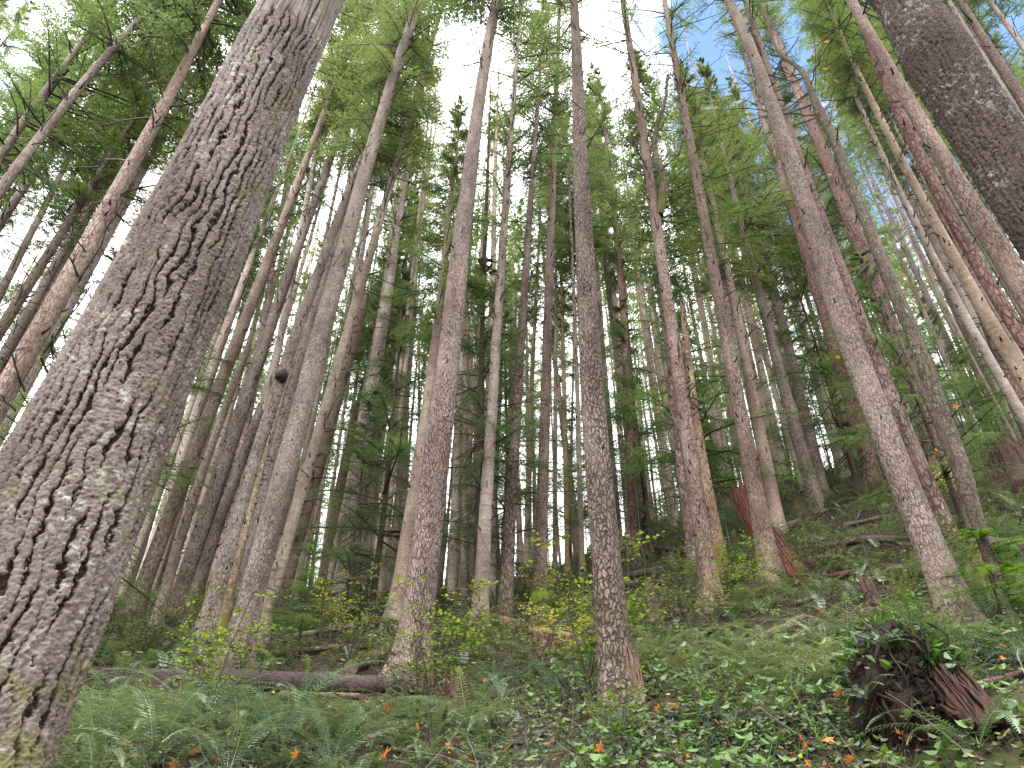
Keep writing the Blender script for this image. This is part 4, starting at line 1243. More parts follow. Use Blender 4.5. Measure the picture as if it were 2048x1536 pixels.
for k in range(46):
    px = rngB.uniform(1350, 2250) if k < 26 else rngB.uniform(150, 1500); dp = rngB.uniform(27, 52) if k < 18 else rngB.uniform(42, 88)
    hemlock(px, dp, rngB.uniform(0.6, 1.5), "dim understory hemlock deep in the far stand", rngB.uniform(.9, 1.3), group="far understory hemlocks", tint=(rngB.uniform(.8, 1.2), rngB.uniform(.9, 1.2), 0.9))


# ------------------------------------------------------------------ fallen logs and stumps
M_LOG = bark_material("bark_log_dark", plate=(0.115, 0.085, 0.078), dark=(0.03, 0.02, 0.018), cw=26, ch=5.5, crack=0.14, bump=0.5, moss=0.0, lichen=0.2, rings=0.2)
M_LOGM = bark_material("bark_log_mossy", plate=(0.15, 0.12, 0.085), dark=(0.04, 0.03, 0.02), cw=20, ch=5, moss=0.8, moss_base=0.18, lichen=0.4)


LOGS = []


def off_logs(x, y):
    """0 right in front of a fallen log, so that the logs stay in view, 1 elsewhere"""
    k = np.ones(len(x))
    for C in LOGS:
        d = np.hypot(x[:, None] - C[None, :, 0], y[:, None] - C[None, :, 1])
        i = d.argmin(1); dm = d.min(1)
        fr = y < C[i, 1] + 0.25
        k = np.where((dm < 1.1) & fr, np.minimum(k, 0.30), k)
    return k


def log(label, pix, wpx, mat=None, tint=(1, 1, 1), lift=0.5, name="fallen_log", sides=16, moss=False, sag=0.0, depth_both=None, knots=5, group="fallen logs", clear=1.0):
    mat = mat or M_LOG
    P = []
    for p in pix:
        if depth_both:
            q = CAM + ray(*p) * depth_both; t = depth_both
        else:
            q, t = hit(*p)
        P.append((q, t))
    t = np.mean([q[1] for q in P])
    r = wpx / 2 * t / FPX * (1.25 if clear else 1.0)
    A = np.array([q[0] for q in P])
    if not depth_both:
        A[:, 2] += r * lift
    n = 26
    s = np.linspace(0, len(A) - 1, n)
    C = np.stack([np.interp(s, np.arange(len(A)), A[:, i]) for i in range(3)], -1)
    rg = np.random.RandomState(int(pix[0][0] * 7 + pix[0][1]))
    L = np.linalg.norm(C[-1] - C[0])
    C += np.stack([np.zeros(n), np.zeros(n), np.sin(np.linspace(0, 3.1, n)) * 0.02 * L * sag], -1)
    if not depth_both:
        C[:, 2] += max(0.0, float(np.percentile(H(C[:, 0], C[:, 1]) - C[:, 2], 85)) + r * clear)
    LOGS.append(C.copy())
    base = C.mean(0)
    root = thing(name, label, "log", base, group)
    mb = MB()
    V = tube(mb, C - base, r * (1 + 0.05 * np.sin(np.linspace(0, 9, n) + rg.rand() * 6)) * np.linspace(1.05, 0.92, n), sides, 0, 2, bk=rg.rand() * 9)
    for k in range(knots):
        i = rg.randint(2, n - 2); a = rg.uniform(0, 3.14)
        nrm = norm(V[i, rg.randint(sides)] - (C[i] - base))
        stub(mb, C[i] - base + nrm * r * 0.9, nrm, rg.uniform(0.03, 0.14), 0.014, 0.1, 2)
    o = mb.build("log_body", [mat, M_LOGEND, M_STUB], root)
    o.color = (*tint, 1)
    if moss:
        mm = MB()
        q = []
        for k in range(int(260 * L)):
            i = rg.randint(0, n - 1); f = rg.rand()
            c = C[i] * (1 - f) + C[i + 1] * f - base
            ax = norm(C[-1] - C[0]); a = rg.normal(0, 0.75)
            sidev = norm(np.cross(ax, [0, 0, 1.0])); upv = np.cross(sidev, ax)
            nn = sidev * math.sin(a) + upv * math.cos(a)
            p = c + nn * r * 0.98
            d = norm(nn + rg.normal(0, .6, 3))
            q.append(rhomb(p[None], d[None], np.array([rg.uniform(.03, .07)]), np.array([0.02]), norm(np.cross(d, rg.normal(0, 1, 3)))[None])[0])
        mm.quads(np.array(q), 0, False, tip=rg.rand(len(q)))
        mo = mm.build("moss", M_LIME, root); mo.color = (0.5, 0.45, 0.3, 1); mo["kind"] = "stuff"
    return root


log("long dark fallen log lying level across the lower left, behind the ferns", [(120, 1369), (480, 1379), (840, 1391)], 44, lift=0.4, sides=28, knots=7, tint=(.5, .46, .5), group=None, clear=0.0)
log("thin broken log lying just under the long dark log", [(560, 1402), (720, 1407)], 11, mat=M_LOGM, lift=0.8, tint=(.9, .8, .7))
log("short moss-covered log leaning up to the furrowed middle trunk", [(700, 1352), (785, 1302)], 19, mat=M_LOGM, lift=1.2, moss=True, knots=1)
log("dark fallen log behind the stand, left of the furrowed middle trunk", [(690, 1203), (795, 1194)], 13, lift=1.0)
log("pale thin fallen pole left of the furrowed middle trunk", [(560, 1290), (700, 1263), (800, 1248)], 8, mat=M_BARKS, tint=(.75, .72, .66), lift=1.0)
log("grey fallen pole lower than the pale thin one, left of the middle trunk", [(540, 1318), (660, 1306), (780, 1302)], 10, mat=M_LOGM, lift=0.9, tint=(1.1, 1.1, 1.05))
log("rotting mossy log across the centre under the mossy stump", [(985, 1250), (1070, 1280), (1150, 1303)], 20, mat=M_LOGM, lift=0.8, tint=(1.3, 1.05, .75))
log("dark log lying high behind the split-foot trunk", [(1248, 1102), (1310, 1106), (1376, 1114)], 8, lift=1.5)
log("weathered dark log below the high one, right of the split-foot trunk", [(1250, 1165), (1320, 1152), (1380, 1140)], 14, lift=0.9, tint=(.8, .8, .85))
log("dark mossy log half sunk in ferns, right of the split-foot trunk", [(1250, 1182), (1330, 1178)], 12, mat=M_LOGM, tint=(.6, .55, .5))
log("short reddish stick-like log beside the small broken stump", [(1300, 1254), (1372, 1230)], 9, lift=1.4, tint=(1.5, 1.15, 1.1))
log("dark log end sticking out behind the red rotten snag", [(1570, 1068), (1606, 1054)], 13, lift=1.5, tint=(1.2, 1.2, 1.3), knots=0)
log("brown barkless log with bright moss right of the red rotten snag", [(1615, 1140), (1690, 1112)], 15, mat=M_LOGM, lift=1.2, moss=True, tint=(1.2, .85, .8))
log("long dark log behind the brown barkless one on the right slope", [(1640, 1108), (1730, 1090), (1830, 1092)], 12, lift=1.1, tint=(1.1, 1, 1))
log("dark log at the right edge behind the mossy crooked tree", [(1985, 1102), (2100, 1114)], 24, lift=1.0)
log("mossy curved log among ferns in the lower right", [(1490, 1300), (1550, 1278), (1610, 1244)], 15, mat=M_LOGM, lift=0.9, tint=(.8, .8, .7))
log("thin dark log near the bottom, right of the thin saplings", [(1000, 1500), (1090, 1470)], 12, lift=0.8)
log("slanting dark stick on the ground at bottom left of the thin saplings", [(728, 1446), (785, 1486)], 11, lift=0.8, tint=(1, .8, .8))
log("greyish broken branch lying across the slope below the brown barkless log", [(1590, 1215), (1660, 1190)], 8, mat=M_LOGM, tint=(1.1, 1.05, 1))
log("mossy branch crossing behind the mossy curved log, lower right", [(1400, 1270), (1500, 1255)], 8, mat=M_LOGM, tint=(.9, .95, .7), moss=True, knots=2)
log("slender dark pole slanting between the forked trunk and the short dark stump", [(1430, 1218), (1475, 1188)], 7, tint=(1.1, .95, .9))
log("reddish rotten log piece just right of the red rotten snag's foot", [(1650, 1165), (1720, 1150)], 10, tint=(1.8, 1.2, 1.0))
log("pale stripped pole high on the right slope under the dark hollow stump", [(1690, 1055), (1780, 1035)], 7, mat=M_BARKS, tint=(.8, .75, .7))
log("dark broken limb lying left of the slanting brown stump", [(1690, 1235), (1745, 1215)], 9, tint=(.9, .8, .75))
log("low dark log buried in leaves at the bottom right corner", [(1880, 1400), (2060, 1350)], 11, lift=1.2, tint=(1.2, 1, 1))


def stump(label, px, py, w_px, h_px, mat, tint=(1, 1, 1), lean=(0, 0), ragged=0.12, name="tree_stump", top_mat=None, flare=0.5, moss_cap=False, sides=20, splinter=False, taper=0.8):
    B, t = hit(px, py)
    r = w_px / 2 * t / FPX; hh = h_px * t / FPX / 0.87
    root = thing(name, label, "stump", B, "stumps on the slope")
    rg = np.random.RandomState(int(px * 3 + py))
    ax = lambda h: np.stack([lean[0] * np.asarray(h), lean[1] * np.asarray(h)], -1)
    rf = lambda h: r * (1 - (1 - taper) * np.clip(np.asarray(h) / hh, 0, 1))
    mb = trunk_mesh(B, ax, rf, -0.35, hh, sides, max(0.03, hh / 16), rg, flare, None, 0, ragged=ragged)
    o = mb.build("stump_body", [mat, top_mat or M_LOGEND], root); o.color = (*tint, 1)
    if splinter:
        m2 = MB()
        for k in range(120):
            a = rg.uniform(0, 6.28); h1 = hh * rg.uniform(0.25, 1.15)
            c0 = np.array([math.cos(a) * r * 1.12, math.sin(a) * r * 1.12, -0.1])
            c1 = np.array([math.cos(a) * r * taper * 1.03 + lean[0] * h1, math.sin(a) * r * taper * 1.03 + lean[1] * h1, h1])
            s = np.linspace(0, 1, 6)[:, None]
            tube(m2, c0 * (1 - s) + c1 * s + rg.normal(0, .006, (6, 3)), np.linspace(r * .10, r * .02, 6) * rg.uniform(.5, 1.4), 5, 0, True)
        m2.build("splinters", mat, root)
    if moss_cap:
        m2 = MB(); lump(m2, (lean[0] * hh, lean[1] * hh, hh * 0.95), (r * 1.15, r * 1.15, r * 1.0), 4, 18, .3)
        q = []
        for k in range(500):
            d = norm(rg.normal(0, 1, 3)); d[2] = abs(d[2])
            p = np.array([lean[0] * hh, lean[1] * hh, hh * 0.95]) + d * r * 1.05
            q.append(rhomb(p[None], norm(d + rg.normal(0, .5, 3))[None], np.array([.05]), np.array([.018]), norm(rg.normal(0, 1, 3))[None])[0])
        m2.quads(np.array(q), 0, False)
        m2.build("moss_cap", M_MOSS, root)
    return root, B, t


stump("leaning red rotten snag stump with torn fibres, right of the middle", 1584, 1160, 72, 170, M_RED, lean=(-0.34, 0.05), ragged=0.4, splinter=True, name="rotten_snag", top_mat=M_RED, taper=0.45, flare=0.2)
stump("large reddish-brown rotten stump at the right frame edge", 2040, 990, 85, 85, M_ROT, ragged=0.3, splinter=True, top_mat=M_ROT)
stump("short dark stump left of the mossy-footed brown trunk", 1491, 1190, 38, 42, M_BARK, tint=(.5, .42, .4), ragged=0.05)
stump("small broken stump with a flared foot, left of the forked trunk", 1312, 1240, 26, 62, M_BARKF, tint=(.85, .7, .66), lean=(-.1, 0), ragged=0.1)
stump("moss-capped stump in the centre above the rotting log", 1086, 1262, 46, 56, M_LOGM, moss_cap=True, tint=(.8, .7, .6))
stump("crumbling brown stump under the moss-capped one", 1087, 1320, 74, 30, M_BARKF, tint=(.7, .5, .45), ragged=0.08)
stump("squat brown stump high on the slope behind the red rotten snag", 1603, 1035, 24, 28, M_BARK, tint=(.75, .6, .55), ragged=0.04)
stump("slanting brown stump poking out of leaves above the dark root mass", 1778, 1262, 32, 88, M_BARKF, tint=(.62, .5, .46), lean=(-.2, 0), ragged=0.1)
stump("dark small stump by the high fallen log, right of the split-foot trunk", 1350, 1146, 16, 34, M_BARK, tint=(.35, .3, .3), lean=(-.15, 0))
stump("dark hollow stump at the foot of the brown ridged trunk", 1722, 998, 44, 34, M_BARK, tint=(.28, .24, .22), ragged=0.1)
stump("low rotting stump near the bottom, left of the thin saplings", 905, 1445, 44, 62, M_BARKF, tint=(.7, .5, .46), ragged=0.1, splinter=False)

def leaves6(P, D, S, L, W, fold=0.25, droop=0.12):
    """oval leaves of two quads folded along the midrib"""
    N = norm(np.cross(D, S))
    L_ = L[:, None]; W_ = W[:, None]
    tip = P + D * L_ - N * L_ * droop
    f = N * W_ * fold
    a = P + D * L_ * 0.28; b = P + D * L_ * 0.68 - N * L_ * droop * .4
    q1 = np.stack([P, a + S * W_ * .5 + f, b + S * W_ * .42 + f, tip], 1)
    q2 = np.stack([P, tip, b - S * W_ * .42 + f, a - S * W_ * .5 + f], 1)
    return np.concatenate([q1, q2])


# ------------------------------------------------------------------ sword ferns
def frond_geo(rg, L, pin, npair=26, arch=0.9, el0=75, az=0.0, bend=None, w=0.0145):
    """one arching fern frond rooted at the origin; returns pinna quads and tip values"""
    n = 26
    s = np.linspace(0, 1, n)
    el = np.radians(el0 - (el0 + 35 * arch) * s ** 1.15)
    dx = np.cos(el); dz = np.sin(el)
    x = np.concatenate([[0], np.cumsum((dx[1:] + dx[:-1]) / 2)]) / (n - 1) * L
    z = np.concatenate([[0], np.cumsum((dz[1:] + dz[:-1]) / 2)]) / (n - 1) * L
    yb = rg.normal(0, 0.10) * L * s ** 2
    ax = np.stack([x, yb, z], -1)
    k = np.linspace(0.14, 0.995, npair)
    P = np.stack([np.interp(k, s, ax[:, i]) for i in range(3)], -1)
    T = norm(np.gradient(P, axis=0))
    S = norm(np.cross(T, np.array([0, 0, 1.0]) + 0 * T) + 1e-6)
    N = np.cross(S, T)
    prof = np.minimum(1, 0.45 + (k - 0.1) * 2.4) * np.clip(1.02 - k, 0, 1) ** 0.55 * 1.15
    Q = []
    for sd_ in (-1, 1):
        d = norm(S * sd_ + T * (0.25 + 0.35 * k[:, None]) - N * rg.uniform(0.05, 0.3) + rg.normal(0, .06, P.shape))
        wd = norm(T + N * rg.uniform(-.2, .2))
        Q.append(rhomb(P, d, pin * prof * rg.uniform(.88, 1.1, npair), np.full(npair, w) * (0.6 + 0.5 * prof), wd))
    # midrib
    m = ax[:-1]; m2 = ax[1:]; sv = np.array([0, 1.0, 0]) * 0.0035
    Q.append(np.stack([m - sv, m + sv, m2 + sv, m2 - sv], 1))
    q = np.concatenate(Q)
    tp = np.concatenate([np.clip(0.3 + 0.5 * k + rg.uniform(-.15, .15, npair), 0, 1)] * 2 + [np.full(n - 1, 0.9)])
    Rz = np.array(Matrix.Rotation(az, 3, "Z"))
    return q @ Rz.T, tp


def fern_mesh(seed, nf, L, npair=24, w=0.0145):
    rg = np.random.RandomState(seed)
    mb = MB()
    for i in range(nf):
        q, tp = frond_geo(rg, L * rg.uniform(0.65, 1.1), L * 0.10 * rg.uniform(.85, 1.1), npair, rg.uniform(0.5, 1.2), rg.uniform(40, 80), 6.283 * (i + rg.rand() * 0.6) / nf, w=w)
        mb.quads(q, 0, False, tip=np.clip(tp + rg.uniform(-.2, .2), 0, 1))
    return mb.mesh("fern", [M_FERN])


FERN_SMALL = fern_mesh(690, 11, 0.8)

# upturned root mass, lower right
B, t = hit(1838, 1468)
rm = thing("root_mass", "dark overhanging root mass with rotten red wood and hanging rootlets, lower right", "root mass", B)
mb = MB()
k = t / FPX
rg = np.random.RandomState(77)
lump(mb, (0.0, 0.25, 85 * k), (80 * k, 0.5, 125 * k), 9, 70, 0.55)
0 and lump(mb, (-20 * k, 0.1, 170 * k), (70 * k, 0.45, 36 * k), 19, 50, 0.6)
lump(mb, (60 * k, 0.25, 20 * k), (85 * k, 0.45, 60 * k), 29, 50, 0.6)
for j in range(2100):                                # clods and matted rootlets on the clump
    d = norm(rg.normal(0, 1, 3)); d[1] = -abs(d[1])
    c0 = np.array([0, 0.22, 95 * k]) + d * np.array([86 * k, .52, 130 * k])
    if j < 1500:
        lump(mb, c0, np.array([1, 1, .8]) * rg.uniform(.008, .05), j * 1.7, 6, .6)
    else:
        L = rg.uniform(.08, .35); s = np.linspace(0, 1, 5)[:, None]
        pts = c0 + norm(d * .3 + rg.normal(0, .6, 3) - np.array([0, 0, .7])) * L * s + np.cumsum(rg.normal(0, .02, (5, 3)), 0)
        tube(mb, pts, np.linspace(rg.uniform(.003, .009), .002, 5), 4, 1, False)
mb.build("soil_clump", [M_SOIL, M_SOIL], rm)
for j in range(26):
    mb = MB()
    x0 = rg.uniform(-75, 95) * k; z0 = rg.uniform(60, 220) * k
    L = rg.uniform(0.15, 0.6)
    s = np.linspace(0, 1, 8)
    y0 = -0.28 + 0.15 * abs(x0) / (90 * k)
    pts = np.stack([x0 + rg.normal(0, .15) * s * L + 0.03 * np.sin(s * 7 + rg.rand() * 6), y0 - 0.12 * np.sin(s * 3) - 0.03 * s, z0 - L * s], -1)
    tube(mb, pts, np.linspace(rg.uniform(.006, .02), .003, 8), 5, 0, True)
    mb.build("root", M_SOIL if rg.rand() < 0.6 else M_STUB, rm)
mb = MB()
for j in range(110):
    x0 = rg.uniform(18, 84) * k; z1 = rg.uniform(40, 125) * k
    s = np.linspace(0, 1, 7)
    pts = np.stack([x0 + 30 * k * (1 - s) + rg.normal(0, .008, 7), -0.30 - 0.14 * (1 - s) + rg.normal(0, .05) + rg.normal(0, .010, 7), -0.05 + z1 * s], -1)
    tube(mb, pts, np.linspace(.034, .012, 7) * rg.uniform(.4, 1.2), 6, 0, True)
mb.build("rotten_wood", M_ROT, rm)
q = []; tv = []
for j in range(620):
    d = norm(rg.normal(0, 1, 3)); d[2] = abs(d[2]) * 1.1; d = norm(d)
    if rg.rand() < 0.45: d = norm(np.array([abs(d[0]) + .3, d[1], d[2] * .4]))
    p = np.array([rg.uniform(-10, 30) * k, .22, 105 * k]) + d * np.array([98 * k, .58, 128 * k]) * rg.uniform(.95, 1.12)
    D = norm(d * .5 + rg.normal(0, .6, 3) + np.array([0, -.4, -.2])); S_ = norm(np.cross(D, norm(d + rg.normal(0, .3, 3))))
    q.append(leaves6(p[None], D[None], S_[None], np.array([rg.uniform(.05, .13)]), np.array([rg.uniform(.035, .08)]))); t0_ = rg.rand(); tv += [t0_, t0_]
mb = MB(); mb.quads(np.concatenate(q), 0, True, tip=np.array(tv)); mb.build("leaf_cover", M_IVY, rm)
q = []
for j in range(900):
    d = norm(rg.normal(0, 1, 3)); d = norm(np.array([abs(d[0]) * .8 + .35, -abs(d[1]), d[2]]))
    p = np.array([25 * k, .22, 90 * k]) + d * np.array([88 * k, .55, 120 * k]) * rg.uniform(.97, 1.06)
    D = norm(d * .6 + rg.normal(0, .5, 3) - np.array([0, 0, .5]))
    q.append(rhomb(p[None], D[None], np.array([rg.uniform(.05, .16)]), np.array([rg.uniform(.010, .022)]), norm(np.cross(D, rg.normal(0, 1, 3)))[None])[0])
mb = MB(); mb.quads(np.array(q), 0, False, tip=rg.rand(len(q)))
mo = mb.build("moss", M_LIME, rm); mo.color = (0.42, 0.40, 0.3, 1); mo["kind"] = "stuff"
for j, (dx, dy, dz) in enumerate([(-60, -.25, 150), (10, -.3, 185), (70, -.2, 150), (95, -.1, 80), (-95, -.1, 60)]):
    f = link("sword_fern", FERN_SMALL, None, B + np.array([dx * k, dy, dz * k]))
    f.scale = (.55, .55, .5); f.rotation_euler = (.5, 0, j * 1.3)
    tag(f, "small fern rooted on the dark root mass, " + ["upper left", "top", "upper right", "right flank", "left foot"][j], "fern", "ferns on the root mass")
ROOTB = B

FROND = []
for i in range(9):
    rg = np.random.RandomState(600 + i)
    mb = MB()
    q, tp = frond_geo(rg, 1.0, 0.088, 34, rg.uniform(0.5, 1.25), rg.uniform(42, 78), 0.0, w=0.0135)
    mb.quads(q, 0, False, tip=tp)
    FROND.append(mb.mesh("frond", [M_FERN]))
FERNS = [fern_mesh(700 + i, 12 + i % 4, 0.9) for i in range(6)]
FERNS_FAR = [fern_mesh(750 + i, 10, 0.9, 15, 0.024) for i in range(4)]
rngF = np.random.RandomState(33)


def near_fern(px, py, size, nf, label, tint=(1, 1, 1), t=None):
    B, tt = hit(px, py)
    size *= 1.3 if px < 760 else 1.12
    root = thing("sword_fern", label, "fern", B, "sword ferns near the camera")
    for i in range(nf):
        o = link("frond", FROND[rngF.randint(9)], root)
        sc = size * rngF.uniform(0.8, 1.3)
        o.scale = (sc, sc, sc)
        o.rotation_euler = (rngF.normal(0, .12), rngF.normal(0, .14), 6.283 * (i + rngF.rand() * .7) / nf)
        g = rngF.uniform(.8, 1.25); o.color = (g * tint[0], g * tint[1], g * tint[2], 1)
    return root


for px, py, sz, nf, lab, tn in [
    (205, 1520, .8, 15, "sword fern against the huge trunk's mossy foot, bottom left", (1, 1, 1)),
    (300, 1540, 1.0, 16, "sword fern at the bottom edge, second from the huge trunk", (.95, 1, 1.05)),
    (300, 1490, .6, 14, "sword fern just below the long log's left end", (1, 1, 1.1)),
    (400, 1478, 1.0, 16, "broad silvery-green sword fern in the bottom left, a red leaf beside it", (.9, 1, 1.15)),
    (450, 1560, .95, 14, "low sword fern cut by the bottom edge, left part", (1, 1, 1.1)),
    (560, 1500, 1.0, 16, "bluish sword fern spreading along the bottom, left of the orange leaves", (.85, 1, 1.25)),
    (600, 1462, .6, 14, "upright green sword fern under the middle of the long log", (1.15, 1.1, .8)),
    (520, 1440, .36, 10, "small fern right under the long log", (1, 1, 1)),
    (660, 1545, .9, 14, "sword fern at the bottom edge beneath the upright green one", (.9, 1, 1.15)),
    (700, 1450, .48, 12, "fern touching the lower side of the long log, right part", (1.1, 1.05, .85)),
    (820, 1445, .8, 13, "sword fern at the right end of the long log, drooping downhill", (.95, 1, 1)),
    (905, 1400, .8, 12, "sword fern right of the furrowed middle trunk's foot", (1, 1, 1)),
    (1005, 1405, .85, 13, "silvery sword fern behind the two thin dark saplings", (.85, 1, 1.25)),
    (1110, 1400, .9, 14, "silvery sword fern left of the split foot, under the drooping red leaf", (.85, 1, 1.25)),
    (1330, 1340, .8, 12, "sword fern right of the split-foot trunk", (1, 1, 1)),
    (1395, 1305, .8, 12, "sword fern between the split-foot trunk and the mossy curved log", (1, 1.05, 1)),
    (1470, 1245, .8, 12, "sword fern in front of the short dark stump", (1.1, 1.1, .9)),
    (1530, 1230, .8, 12, "sword fern at the mossy foot of the brown trunk", (1.1, 1.1, .9)),
    (1640, 1220, .9, 14, "pale sword fern below the red rotten snag", (.95, 1.05, 1.1)),
    (1715, 1205, .8, 12, "sword fern left of the slanting brown stump", (1, 1.05, 1)),
    (1600, 1320, .8, 12, "sword fern below the right end of the mossy curved log", (.95, 1, 1.05)),
    (1480, 1350, .85, 13, "fern with arching pale fronds, below the mossy curved log", (1.1, 1.1, 1)),
    (1990, 1265, .95, 14, "sword fern with one long pale frond at the right edge", (1, 1.05, 1.1)),
    (2060, 1330, .95, 14, "sword fern cut by the right frame edge", (.9, 1, 1.1)),
    (1830, 1195, .7, 12, "upright bright fern right of the touching pair's feet", (1.5, 1.3, .6)),
    (2010, 1185, .8, 12, "upright bright fern right of the mossy crooked tree's foot", (1.5, 1.3, .6)),
    (1700, 1390, .7, 12, "fern left of the dark root mass", (1, 1, 1)),
    (180, 1580, .9, 14, "sword fern in the bottom left corner beside the mossy trunk foot", (1, 1, 1)),
    (740, 1500, .75, 12, "sword fern left of the low rotting stump near the bottom edge", (1, 1, 1)),
    (840, 1540, .6, 11, "small fern cut by the bottom edge under the low rotting stump", (1, 1.05, 1)),
    (1400, 1400, .75, 12, "sword fern amid glossy ivy, right of the split foot", (1, 1, 1)),
    (1560, 1440, .7, 12, "sword fern amid ivy left of the dark root mass, low", (1, 1, 1)),
    (1650, 1300, .85, 13, "sword fern above the ivy, left of the slanting brown stump's leaves", (1, 1, 1.05)),
    (960, 1480, .6, 10, "small fern at the bottom between thin saplings", (1, 1, 1)),
    (1960, 1500, .8, 12, "fern growing right of the dark root mass near the bottom", (.9, 1, 1)),
]:
    near_fern(px, py, sz, nf, lab, tn)

cnt = 0
while cnt < 262:
    t = 8.5 + 22 * rngF.rand() ** 1.5
    x = rngF.uniform(-0.72, 0.74) * t; y = t * rngF.uniform(.93, 1.03)
    if any((x - c[0]) ** 2 + (y - c[1]) ** 2 < .2 for c in CLAIMED):
        continue
    if vn2(np.array([x * .7]), np.array([y * .7 + 60]))[0] < 0.30 or off_logs(np.array([x]), np.array([y]))[0] < .5:
        continue
    cnt += 1
    fa = t > 15
    m = (FERNS_FAR[rngF.randint(4)] if fa else FERNS[rngF.randint(6)])
    o = link("sword_fern", m, None, (x, y, float(H(x, y)) - 0.02))
    sc = rngF.uniform(.7, 1.35); o.scale = (sc, sc, sc * rngF.uniform(.8, 1.1)); o.rotation_euler = (0.25 + rngF.normal(0, .1), rngF.normal(0, .1), rngF.uniform(0, 6.28))
    g = rngF.uniform(.8, 1.35); o.color = (g * rngF.uniform(.85, 1.2), g, g * rngF.uniform(.75, 1.2), 1)
    z = ("left of the furrowed middle trunk" if x / y < -.14 else "between the middle trunks" if x / y < .2 else "on the right slope")
    tag(o, "green sword fern among many on the forest floor " + z, "fern", "sword ferns " + z)

# ------------------------------------------------------------------ ground cover that nobody could count
def scatter(n, t0, t1, p, x0=-0.72, x1=0.74, rg=rngF, dens=None):
    t = t0 + (t1 - t0) * rg.rand(n) ** p
    x = rg.uniform(x0, x1, n) * t; y = t * rg.uniform(.92, 1.04, n)
    if dens is not None:
        m = dens(x, y, t) * off_logs(x, y) > rg.rand(n)
        x, y, t = x[m], y[m], t[m]
    return x, y, t


def leafy_cover(name, label, n, t0, t1, p, x0, x1, size, hmax, mat, dens, seed, tri=False, tiprange=(0, 1), cat="ground cover"):
    rg = np.random.RandomState(seed)
    x, y, t = scatter(n, t0, t1, p, x0, x1, rg, dens)
    n = len(x)
    k = 3 if tri else 1
    x = np.repeat(x, k); y = np.repeat(y, k)
    hh = np.repeat(hmax * rg.rand(n) ** 1.3, k)
    P = np.stack([x, y, H(x, y) + hh], -1)
    az = np.repeat(rg.uniform(0, 6.283, n), k) + np.tile(np.arange(k) * 2.0, n) + rg.normal(0, .2, n * k)
    el = rg.normal(-0.05, 0.38, n * k)
    D = np.stack([np.cos(az) * np.cos(el), np.sin(az) * np.cos(el), np.sin(el)], -1)
    up = norm(np.stack([rg.normal(0, .35, n * k), rg.normal(-.35, .35, n * k), np.ones(n * k)], -1))
    S = norm(np.cross(D, up))
    L = size * rg.uniform(.6, 1.35, n * k)
    q = leaves6(P, D, S, L, L * rg.uniform(.55, .8, n * k))
    base = np.repeat(rg.uniform(*tiprange, n), k)
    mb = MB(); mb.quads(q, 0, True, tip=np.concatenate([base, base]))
    # little stalks
    m = rg.rand(n * k) < 0.3
    G = P[m]; G0 = G.copy(); G0[:, 2] -= hh[m] + 0.02; G0[:, :2] += rg.normal(0, .03, (len(G), 2))
    sv = np.array([0.0022, 0, 0])
    mb.quads(np.stack([G0 - sv, G0 + sv, G + sv * .6, G - sv * .6], 1), 1, False, tip=np.zeros(len(G)))
    return tag(mb.build(name, [mat, M_TWIG]), label, cat, None, "stuff")


dens_ivy = lambda x, y, t: sstep(x / t, -0.12, 0.12) * sstep(vn2(x * 1.1 + 5, y * 1.1), .40, .58)
dens_right = lambda x, y, t: sstep(x / t, -0.12, 0.12) * (0.25 + 0.75 * sstep(vn2(x * 1.4 + 5, y * 1.4), .3, .62))
dens_log = lambda x, y, t: np.where((x / t < -0.08) & (t < 13.5), 0.05, 1.0) * (0.25 + 0.75 * sstep(vn2(x * 1.1 + 50, y * 1.1 + 9), .3, .6))
dens_all = lambda x, y, t: 0.15 + 0.85 * sstep(vn2(x * 1.1 + 50, y * 1.1 + 9), .35, .65)
leafy_cover("trailing_ivy", "glossy dark green leafy cover over the right foreground", 9000, 6.2, 13, 1.2, -0.1, 0.74, 0.05, 0.16, M_IVY, dens_ivy, 1, True, (0, .5))
leafy_cover("bramble_leaves", "lighter green bramble leaves standing over the right foreground", 1900, 6.2, 14, 1.2, 0.02, 0.74, 0.085, 0.42, M_IVY, dens_right, 2, True, (.5, 1))
leafy_cover("low_leaves", "low green leaves across the whole forest floor", 15000, 8.5, 32, 1.4, -.72, .74, 0.05, 0.2, M_BRUSH, dens_all, 3, False, (0, 1))
leafy_cover("edge_leaves", "mixed low leaves and seedlings along the bottom edge", 6500, 6.3, 11.0, 1.0, -.66, .74, 0.055, 0.18, M_BRUSH, lambda x, y, t: 0.3 + 0.8 * sstep(vn2(x * 2.2 + 31, y * 2.2), .3, .6), 16, True, (0, 1))
leafy_cover("leaf_litter", "brown fallen leaves on the forest floor", 12000, 5.5, 26, 1.5, -.72, .74, 0.06, 0.03, M_LITTER, lambda x, y, t: 0.3 + .7 * vn2(x * 2, y * 2), 4, False, (0, 1), "leaf litter")
leafy_cover("yellow_leaves", "tiny yellow leaves scattered through the undergrowth", 480, 6.0, 24, 1.5, -.5, .74, 0.04, 0.5, M_YELLOW, dens_all, 6, False, (0, 1), "leaves")


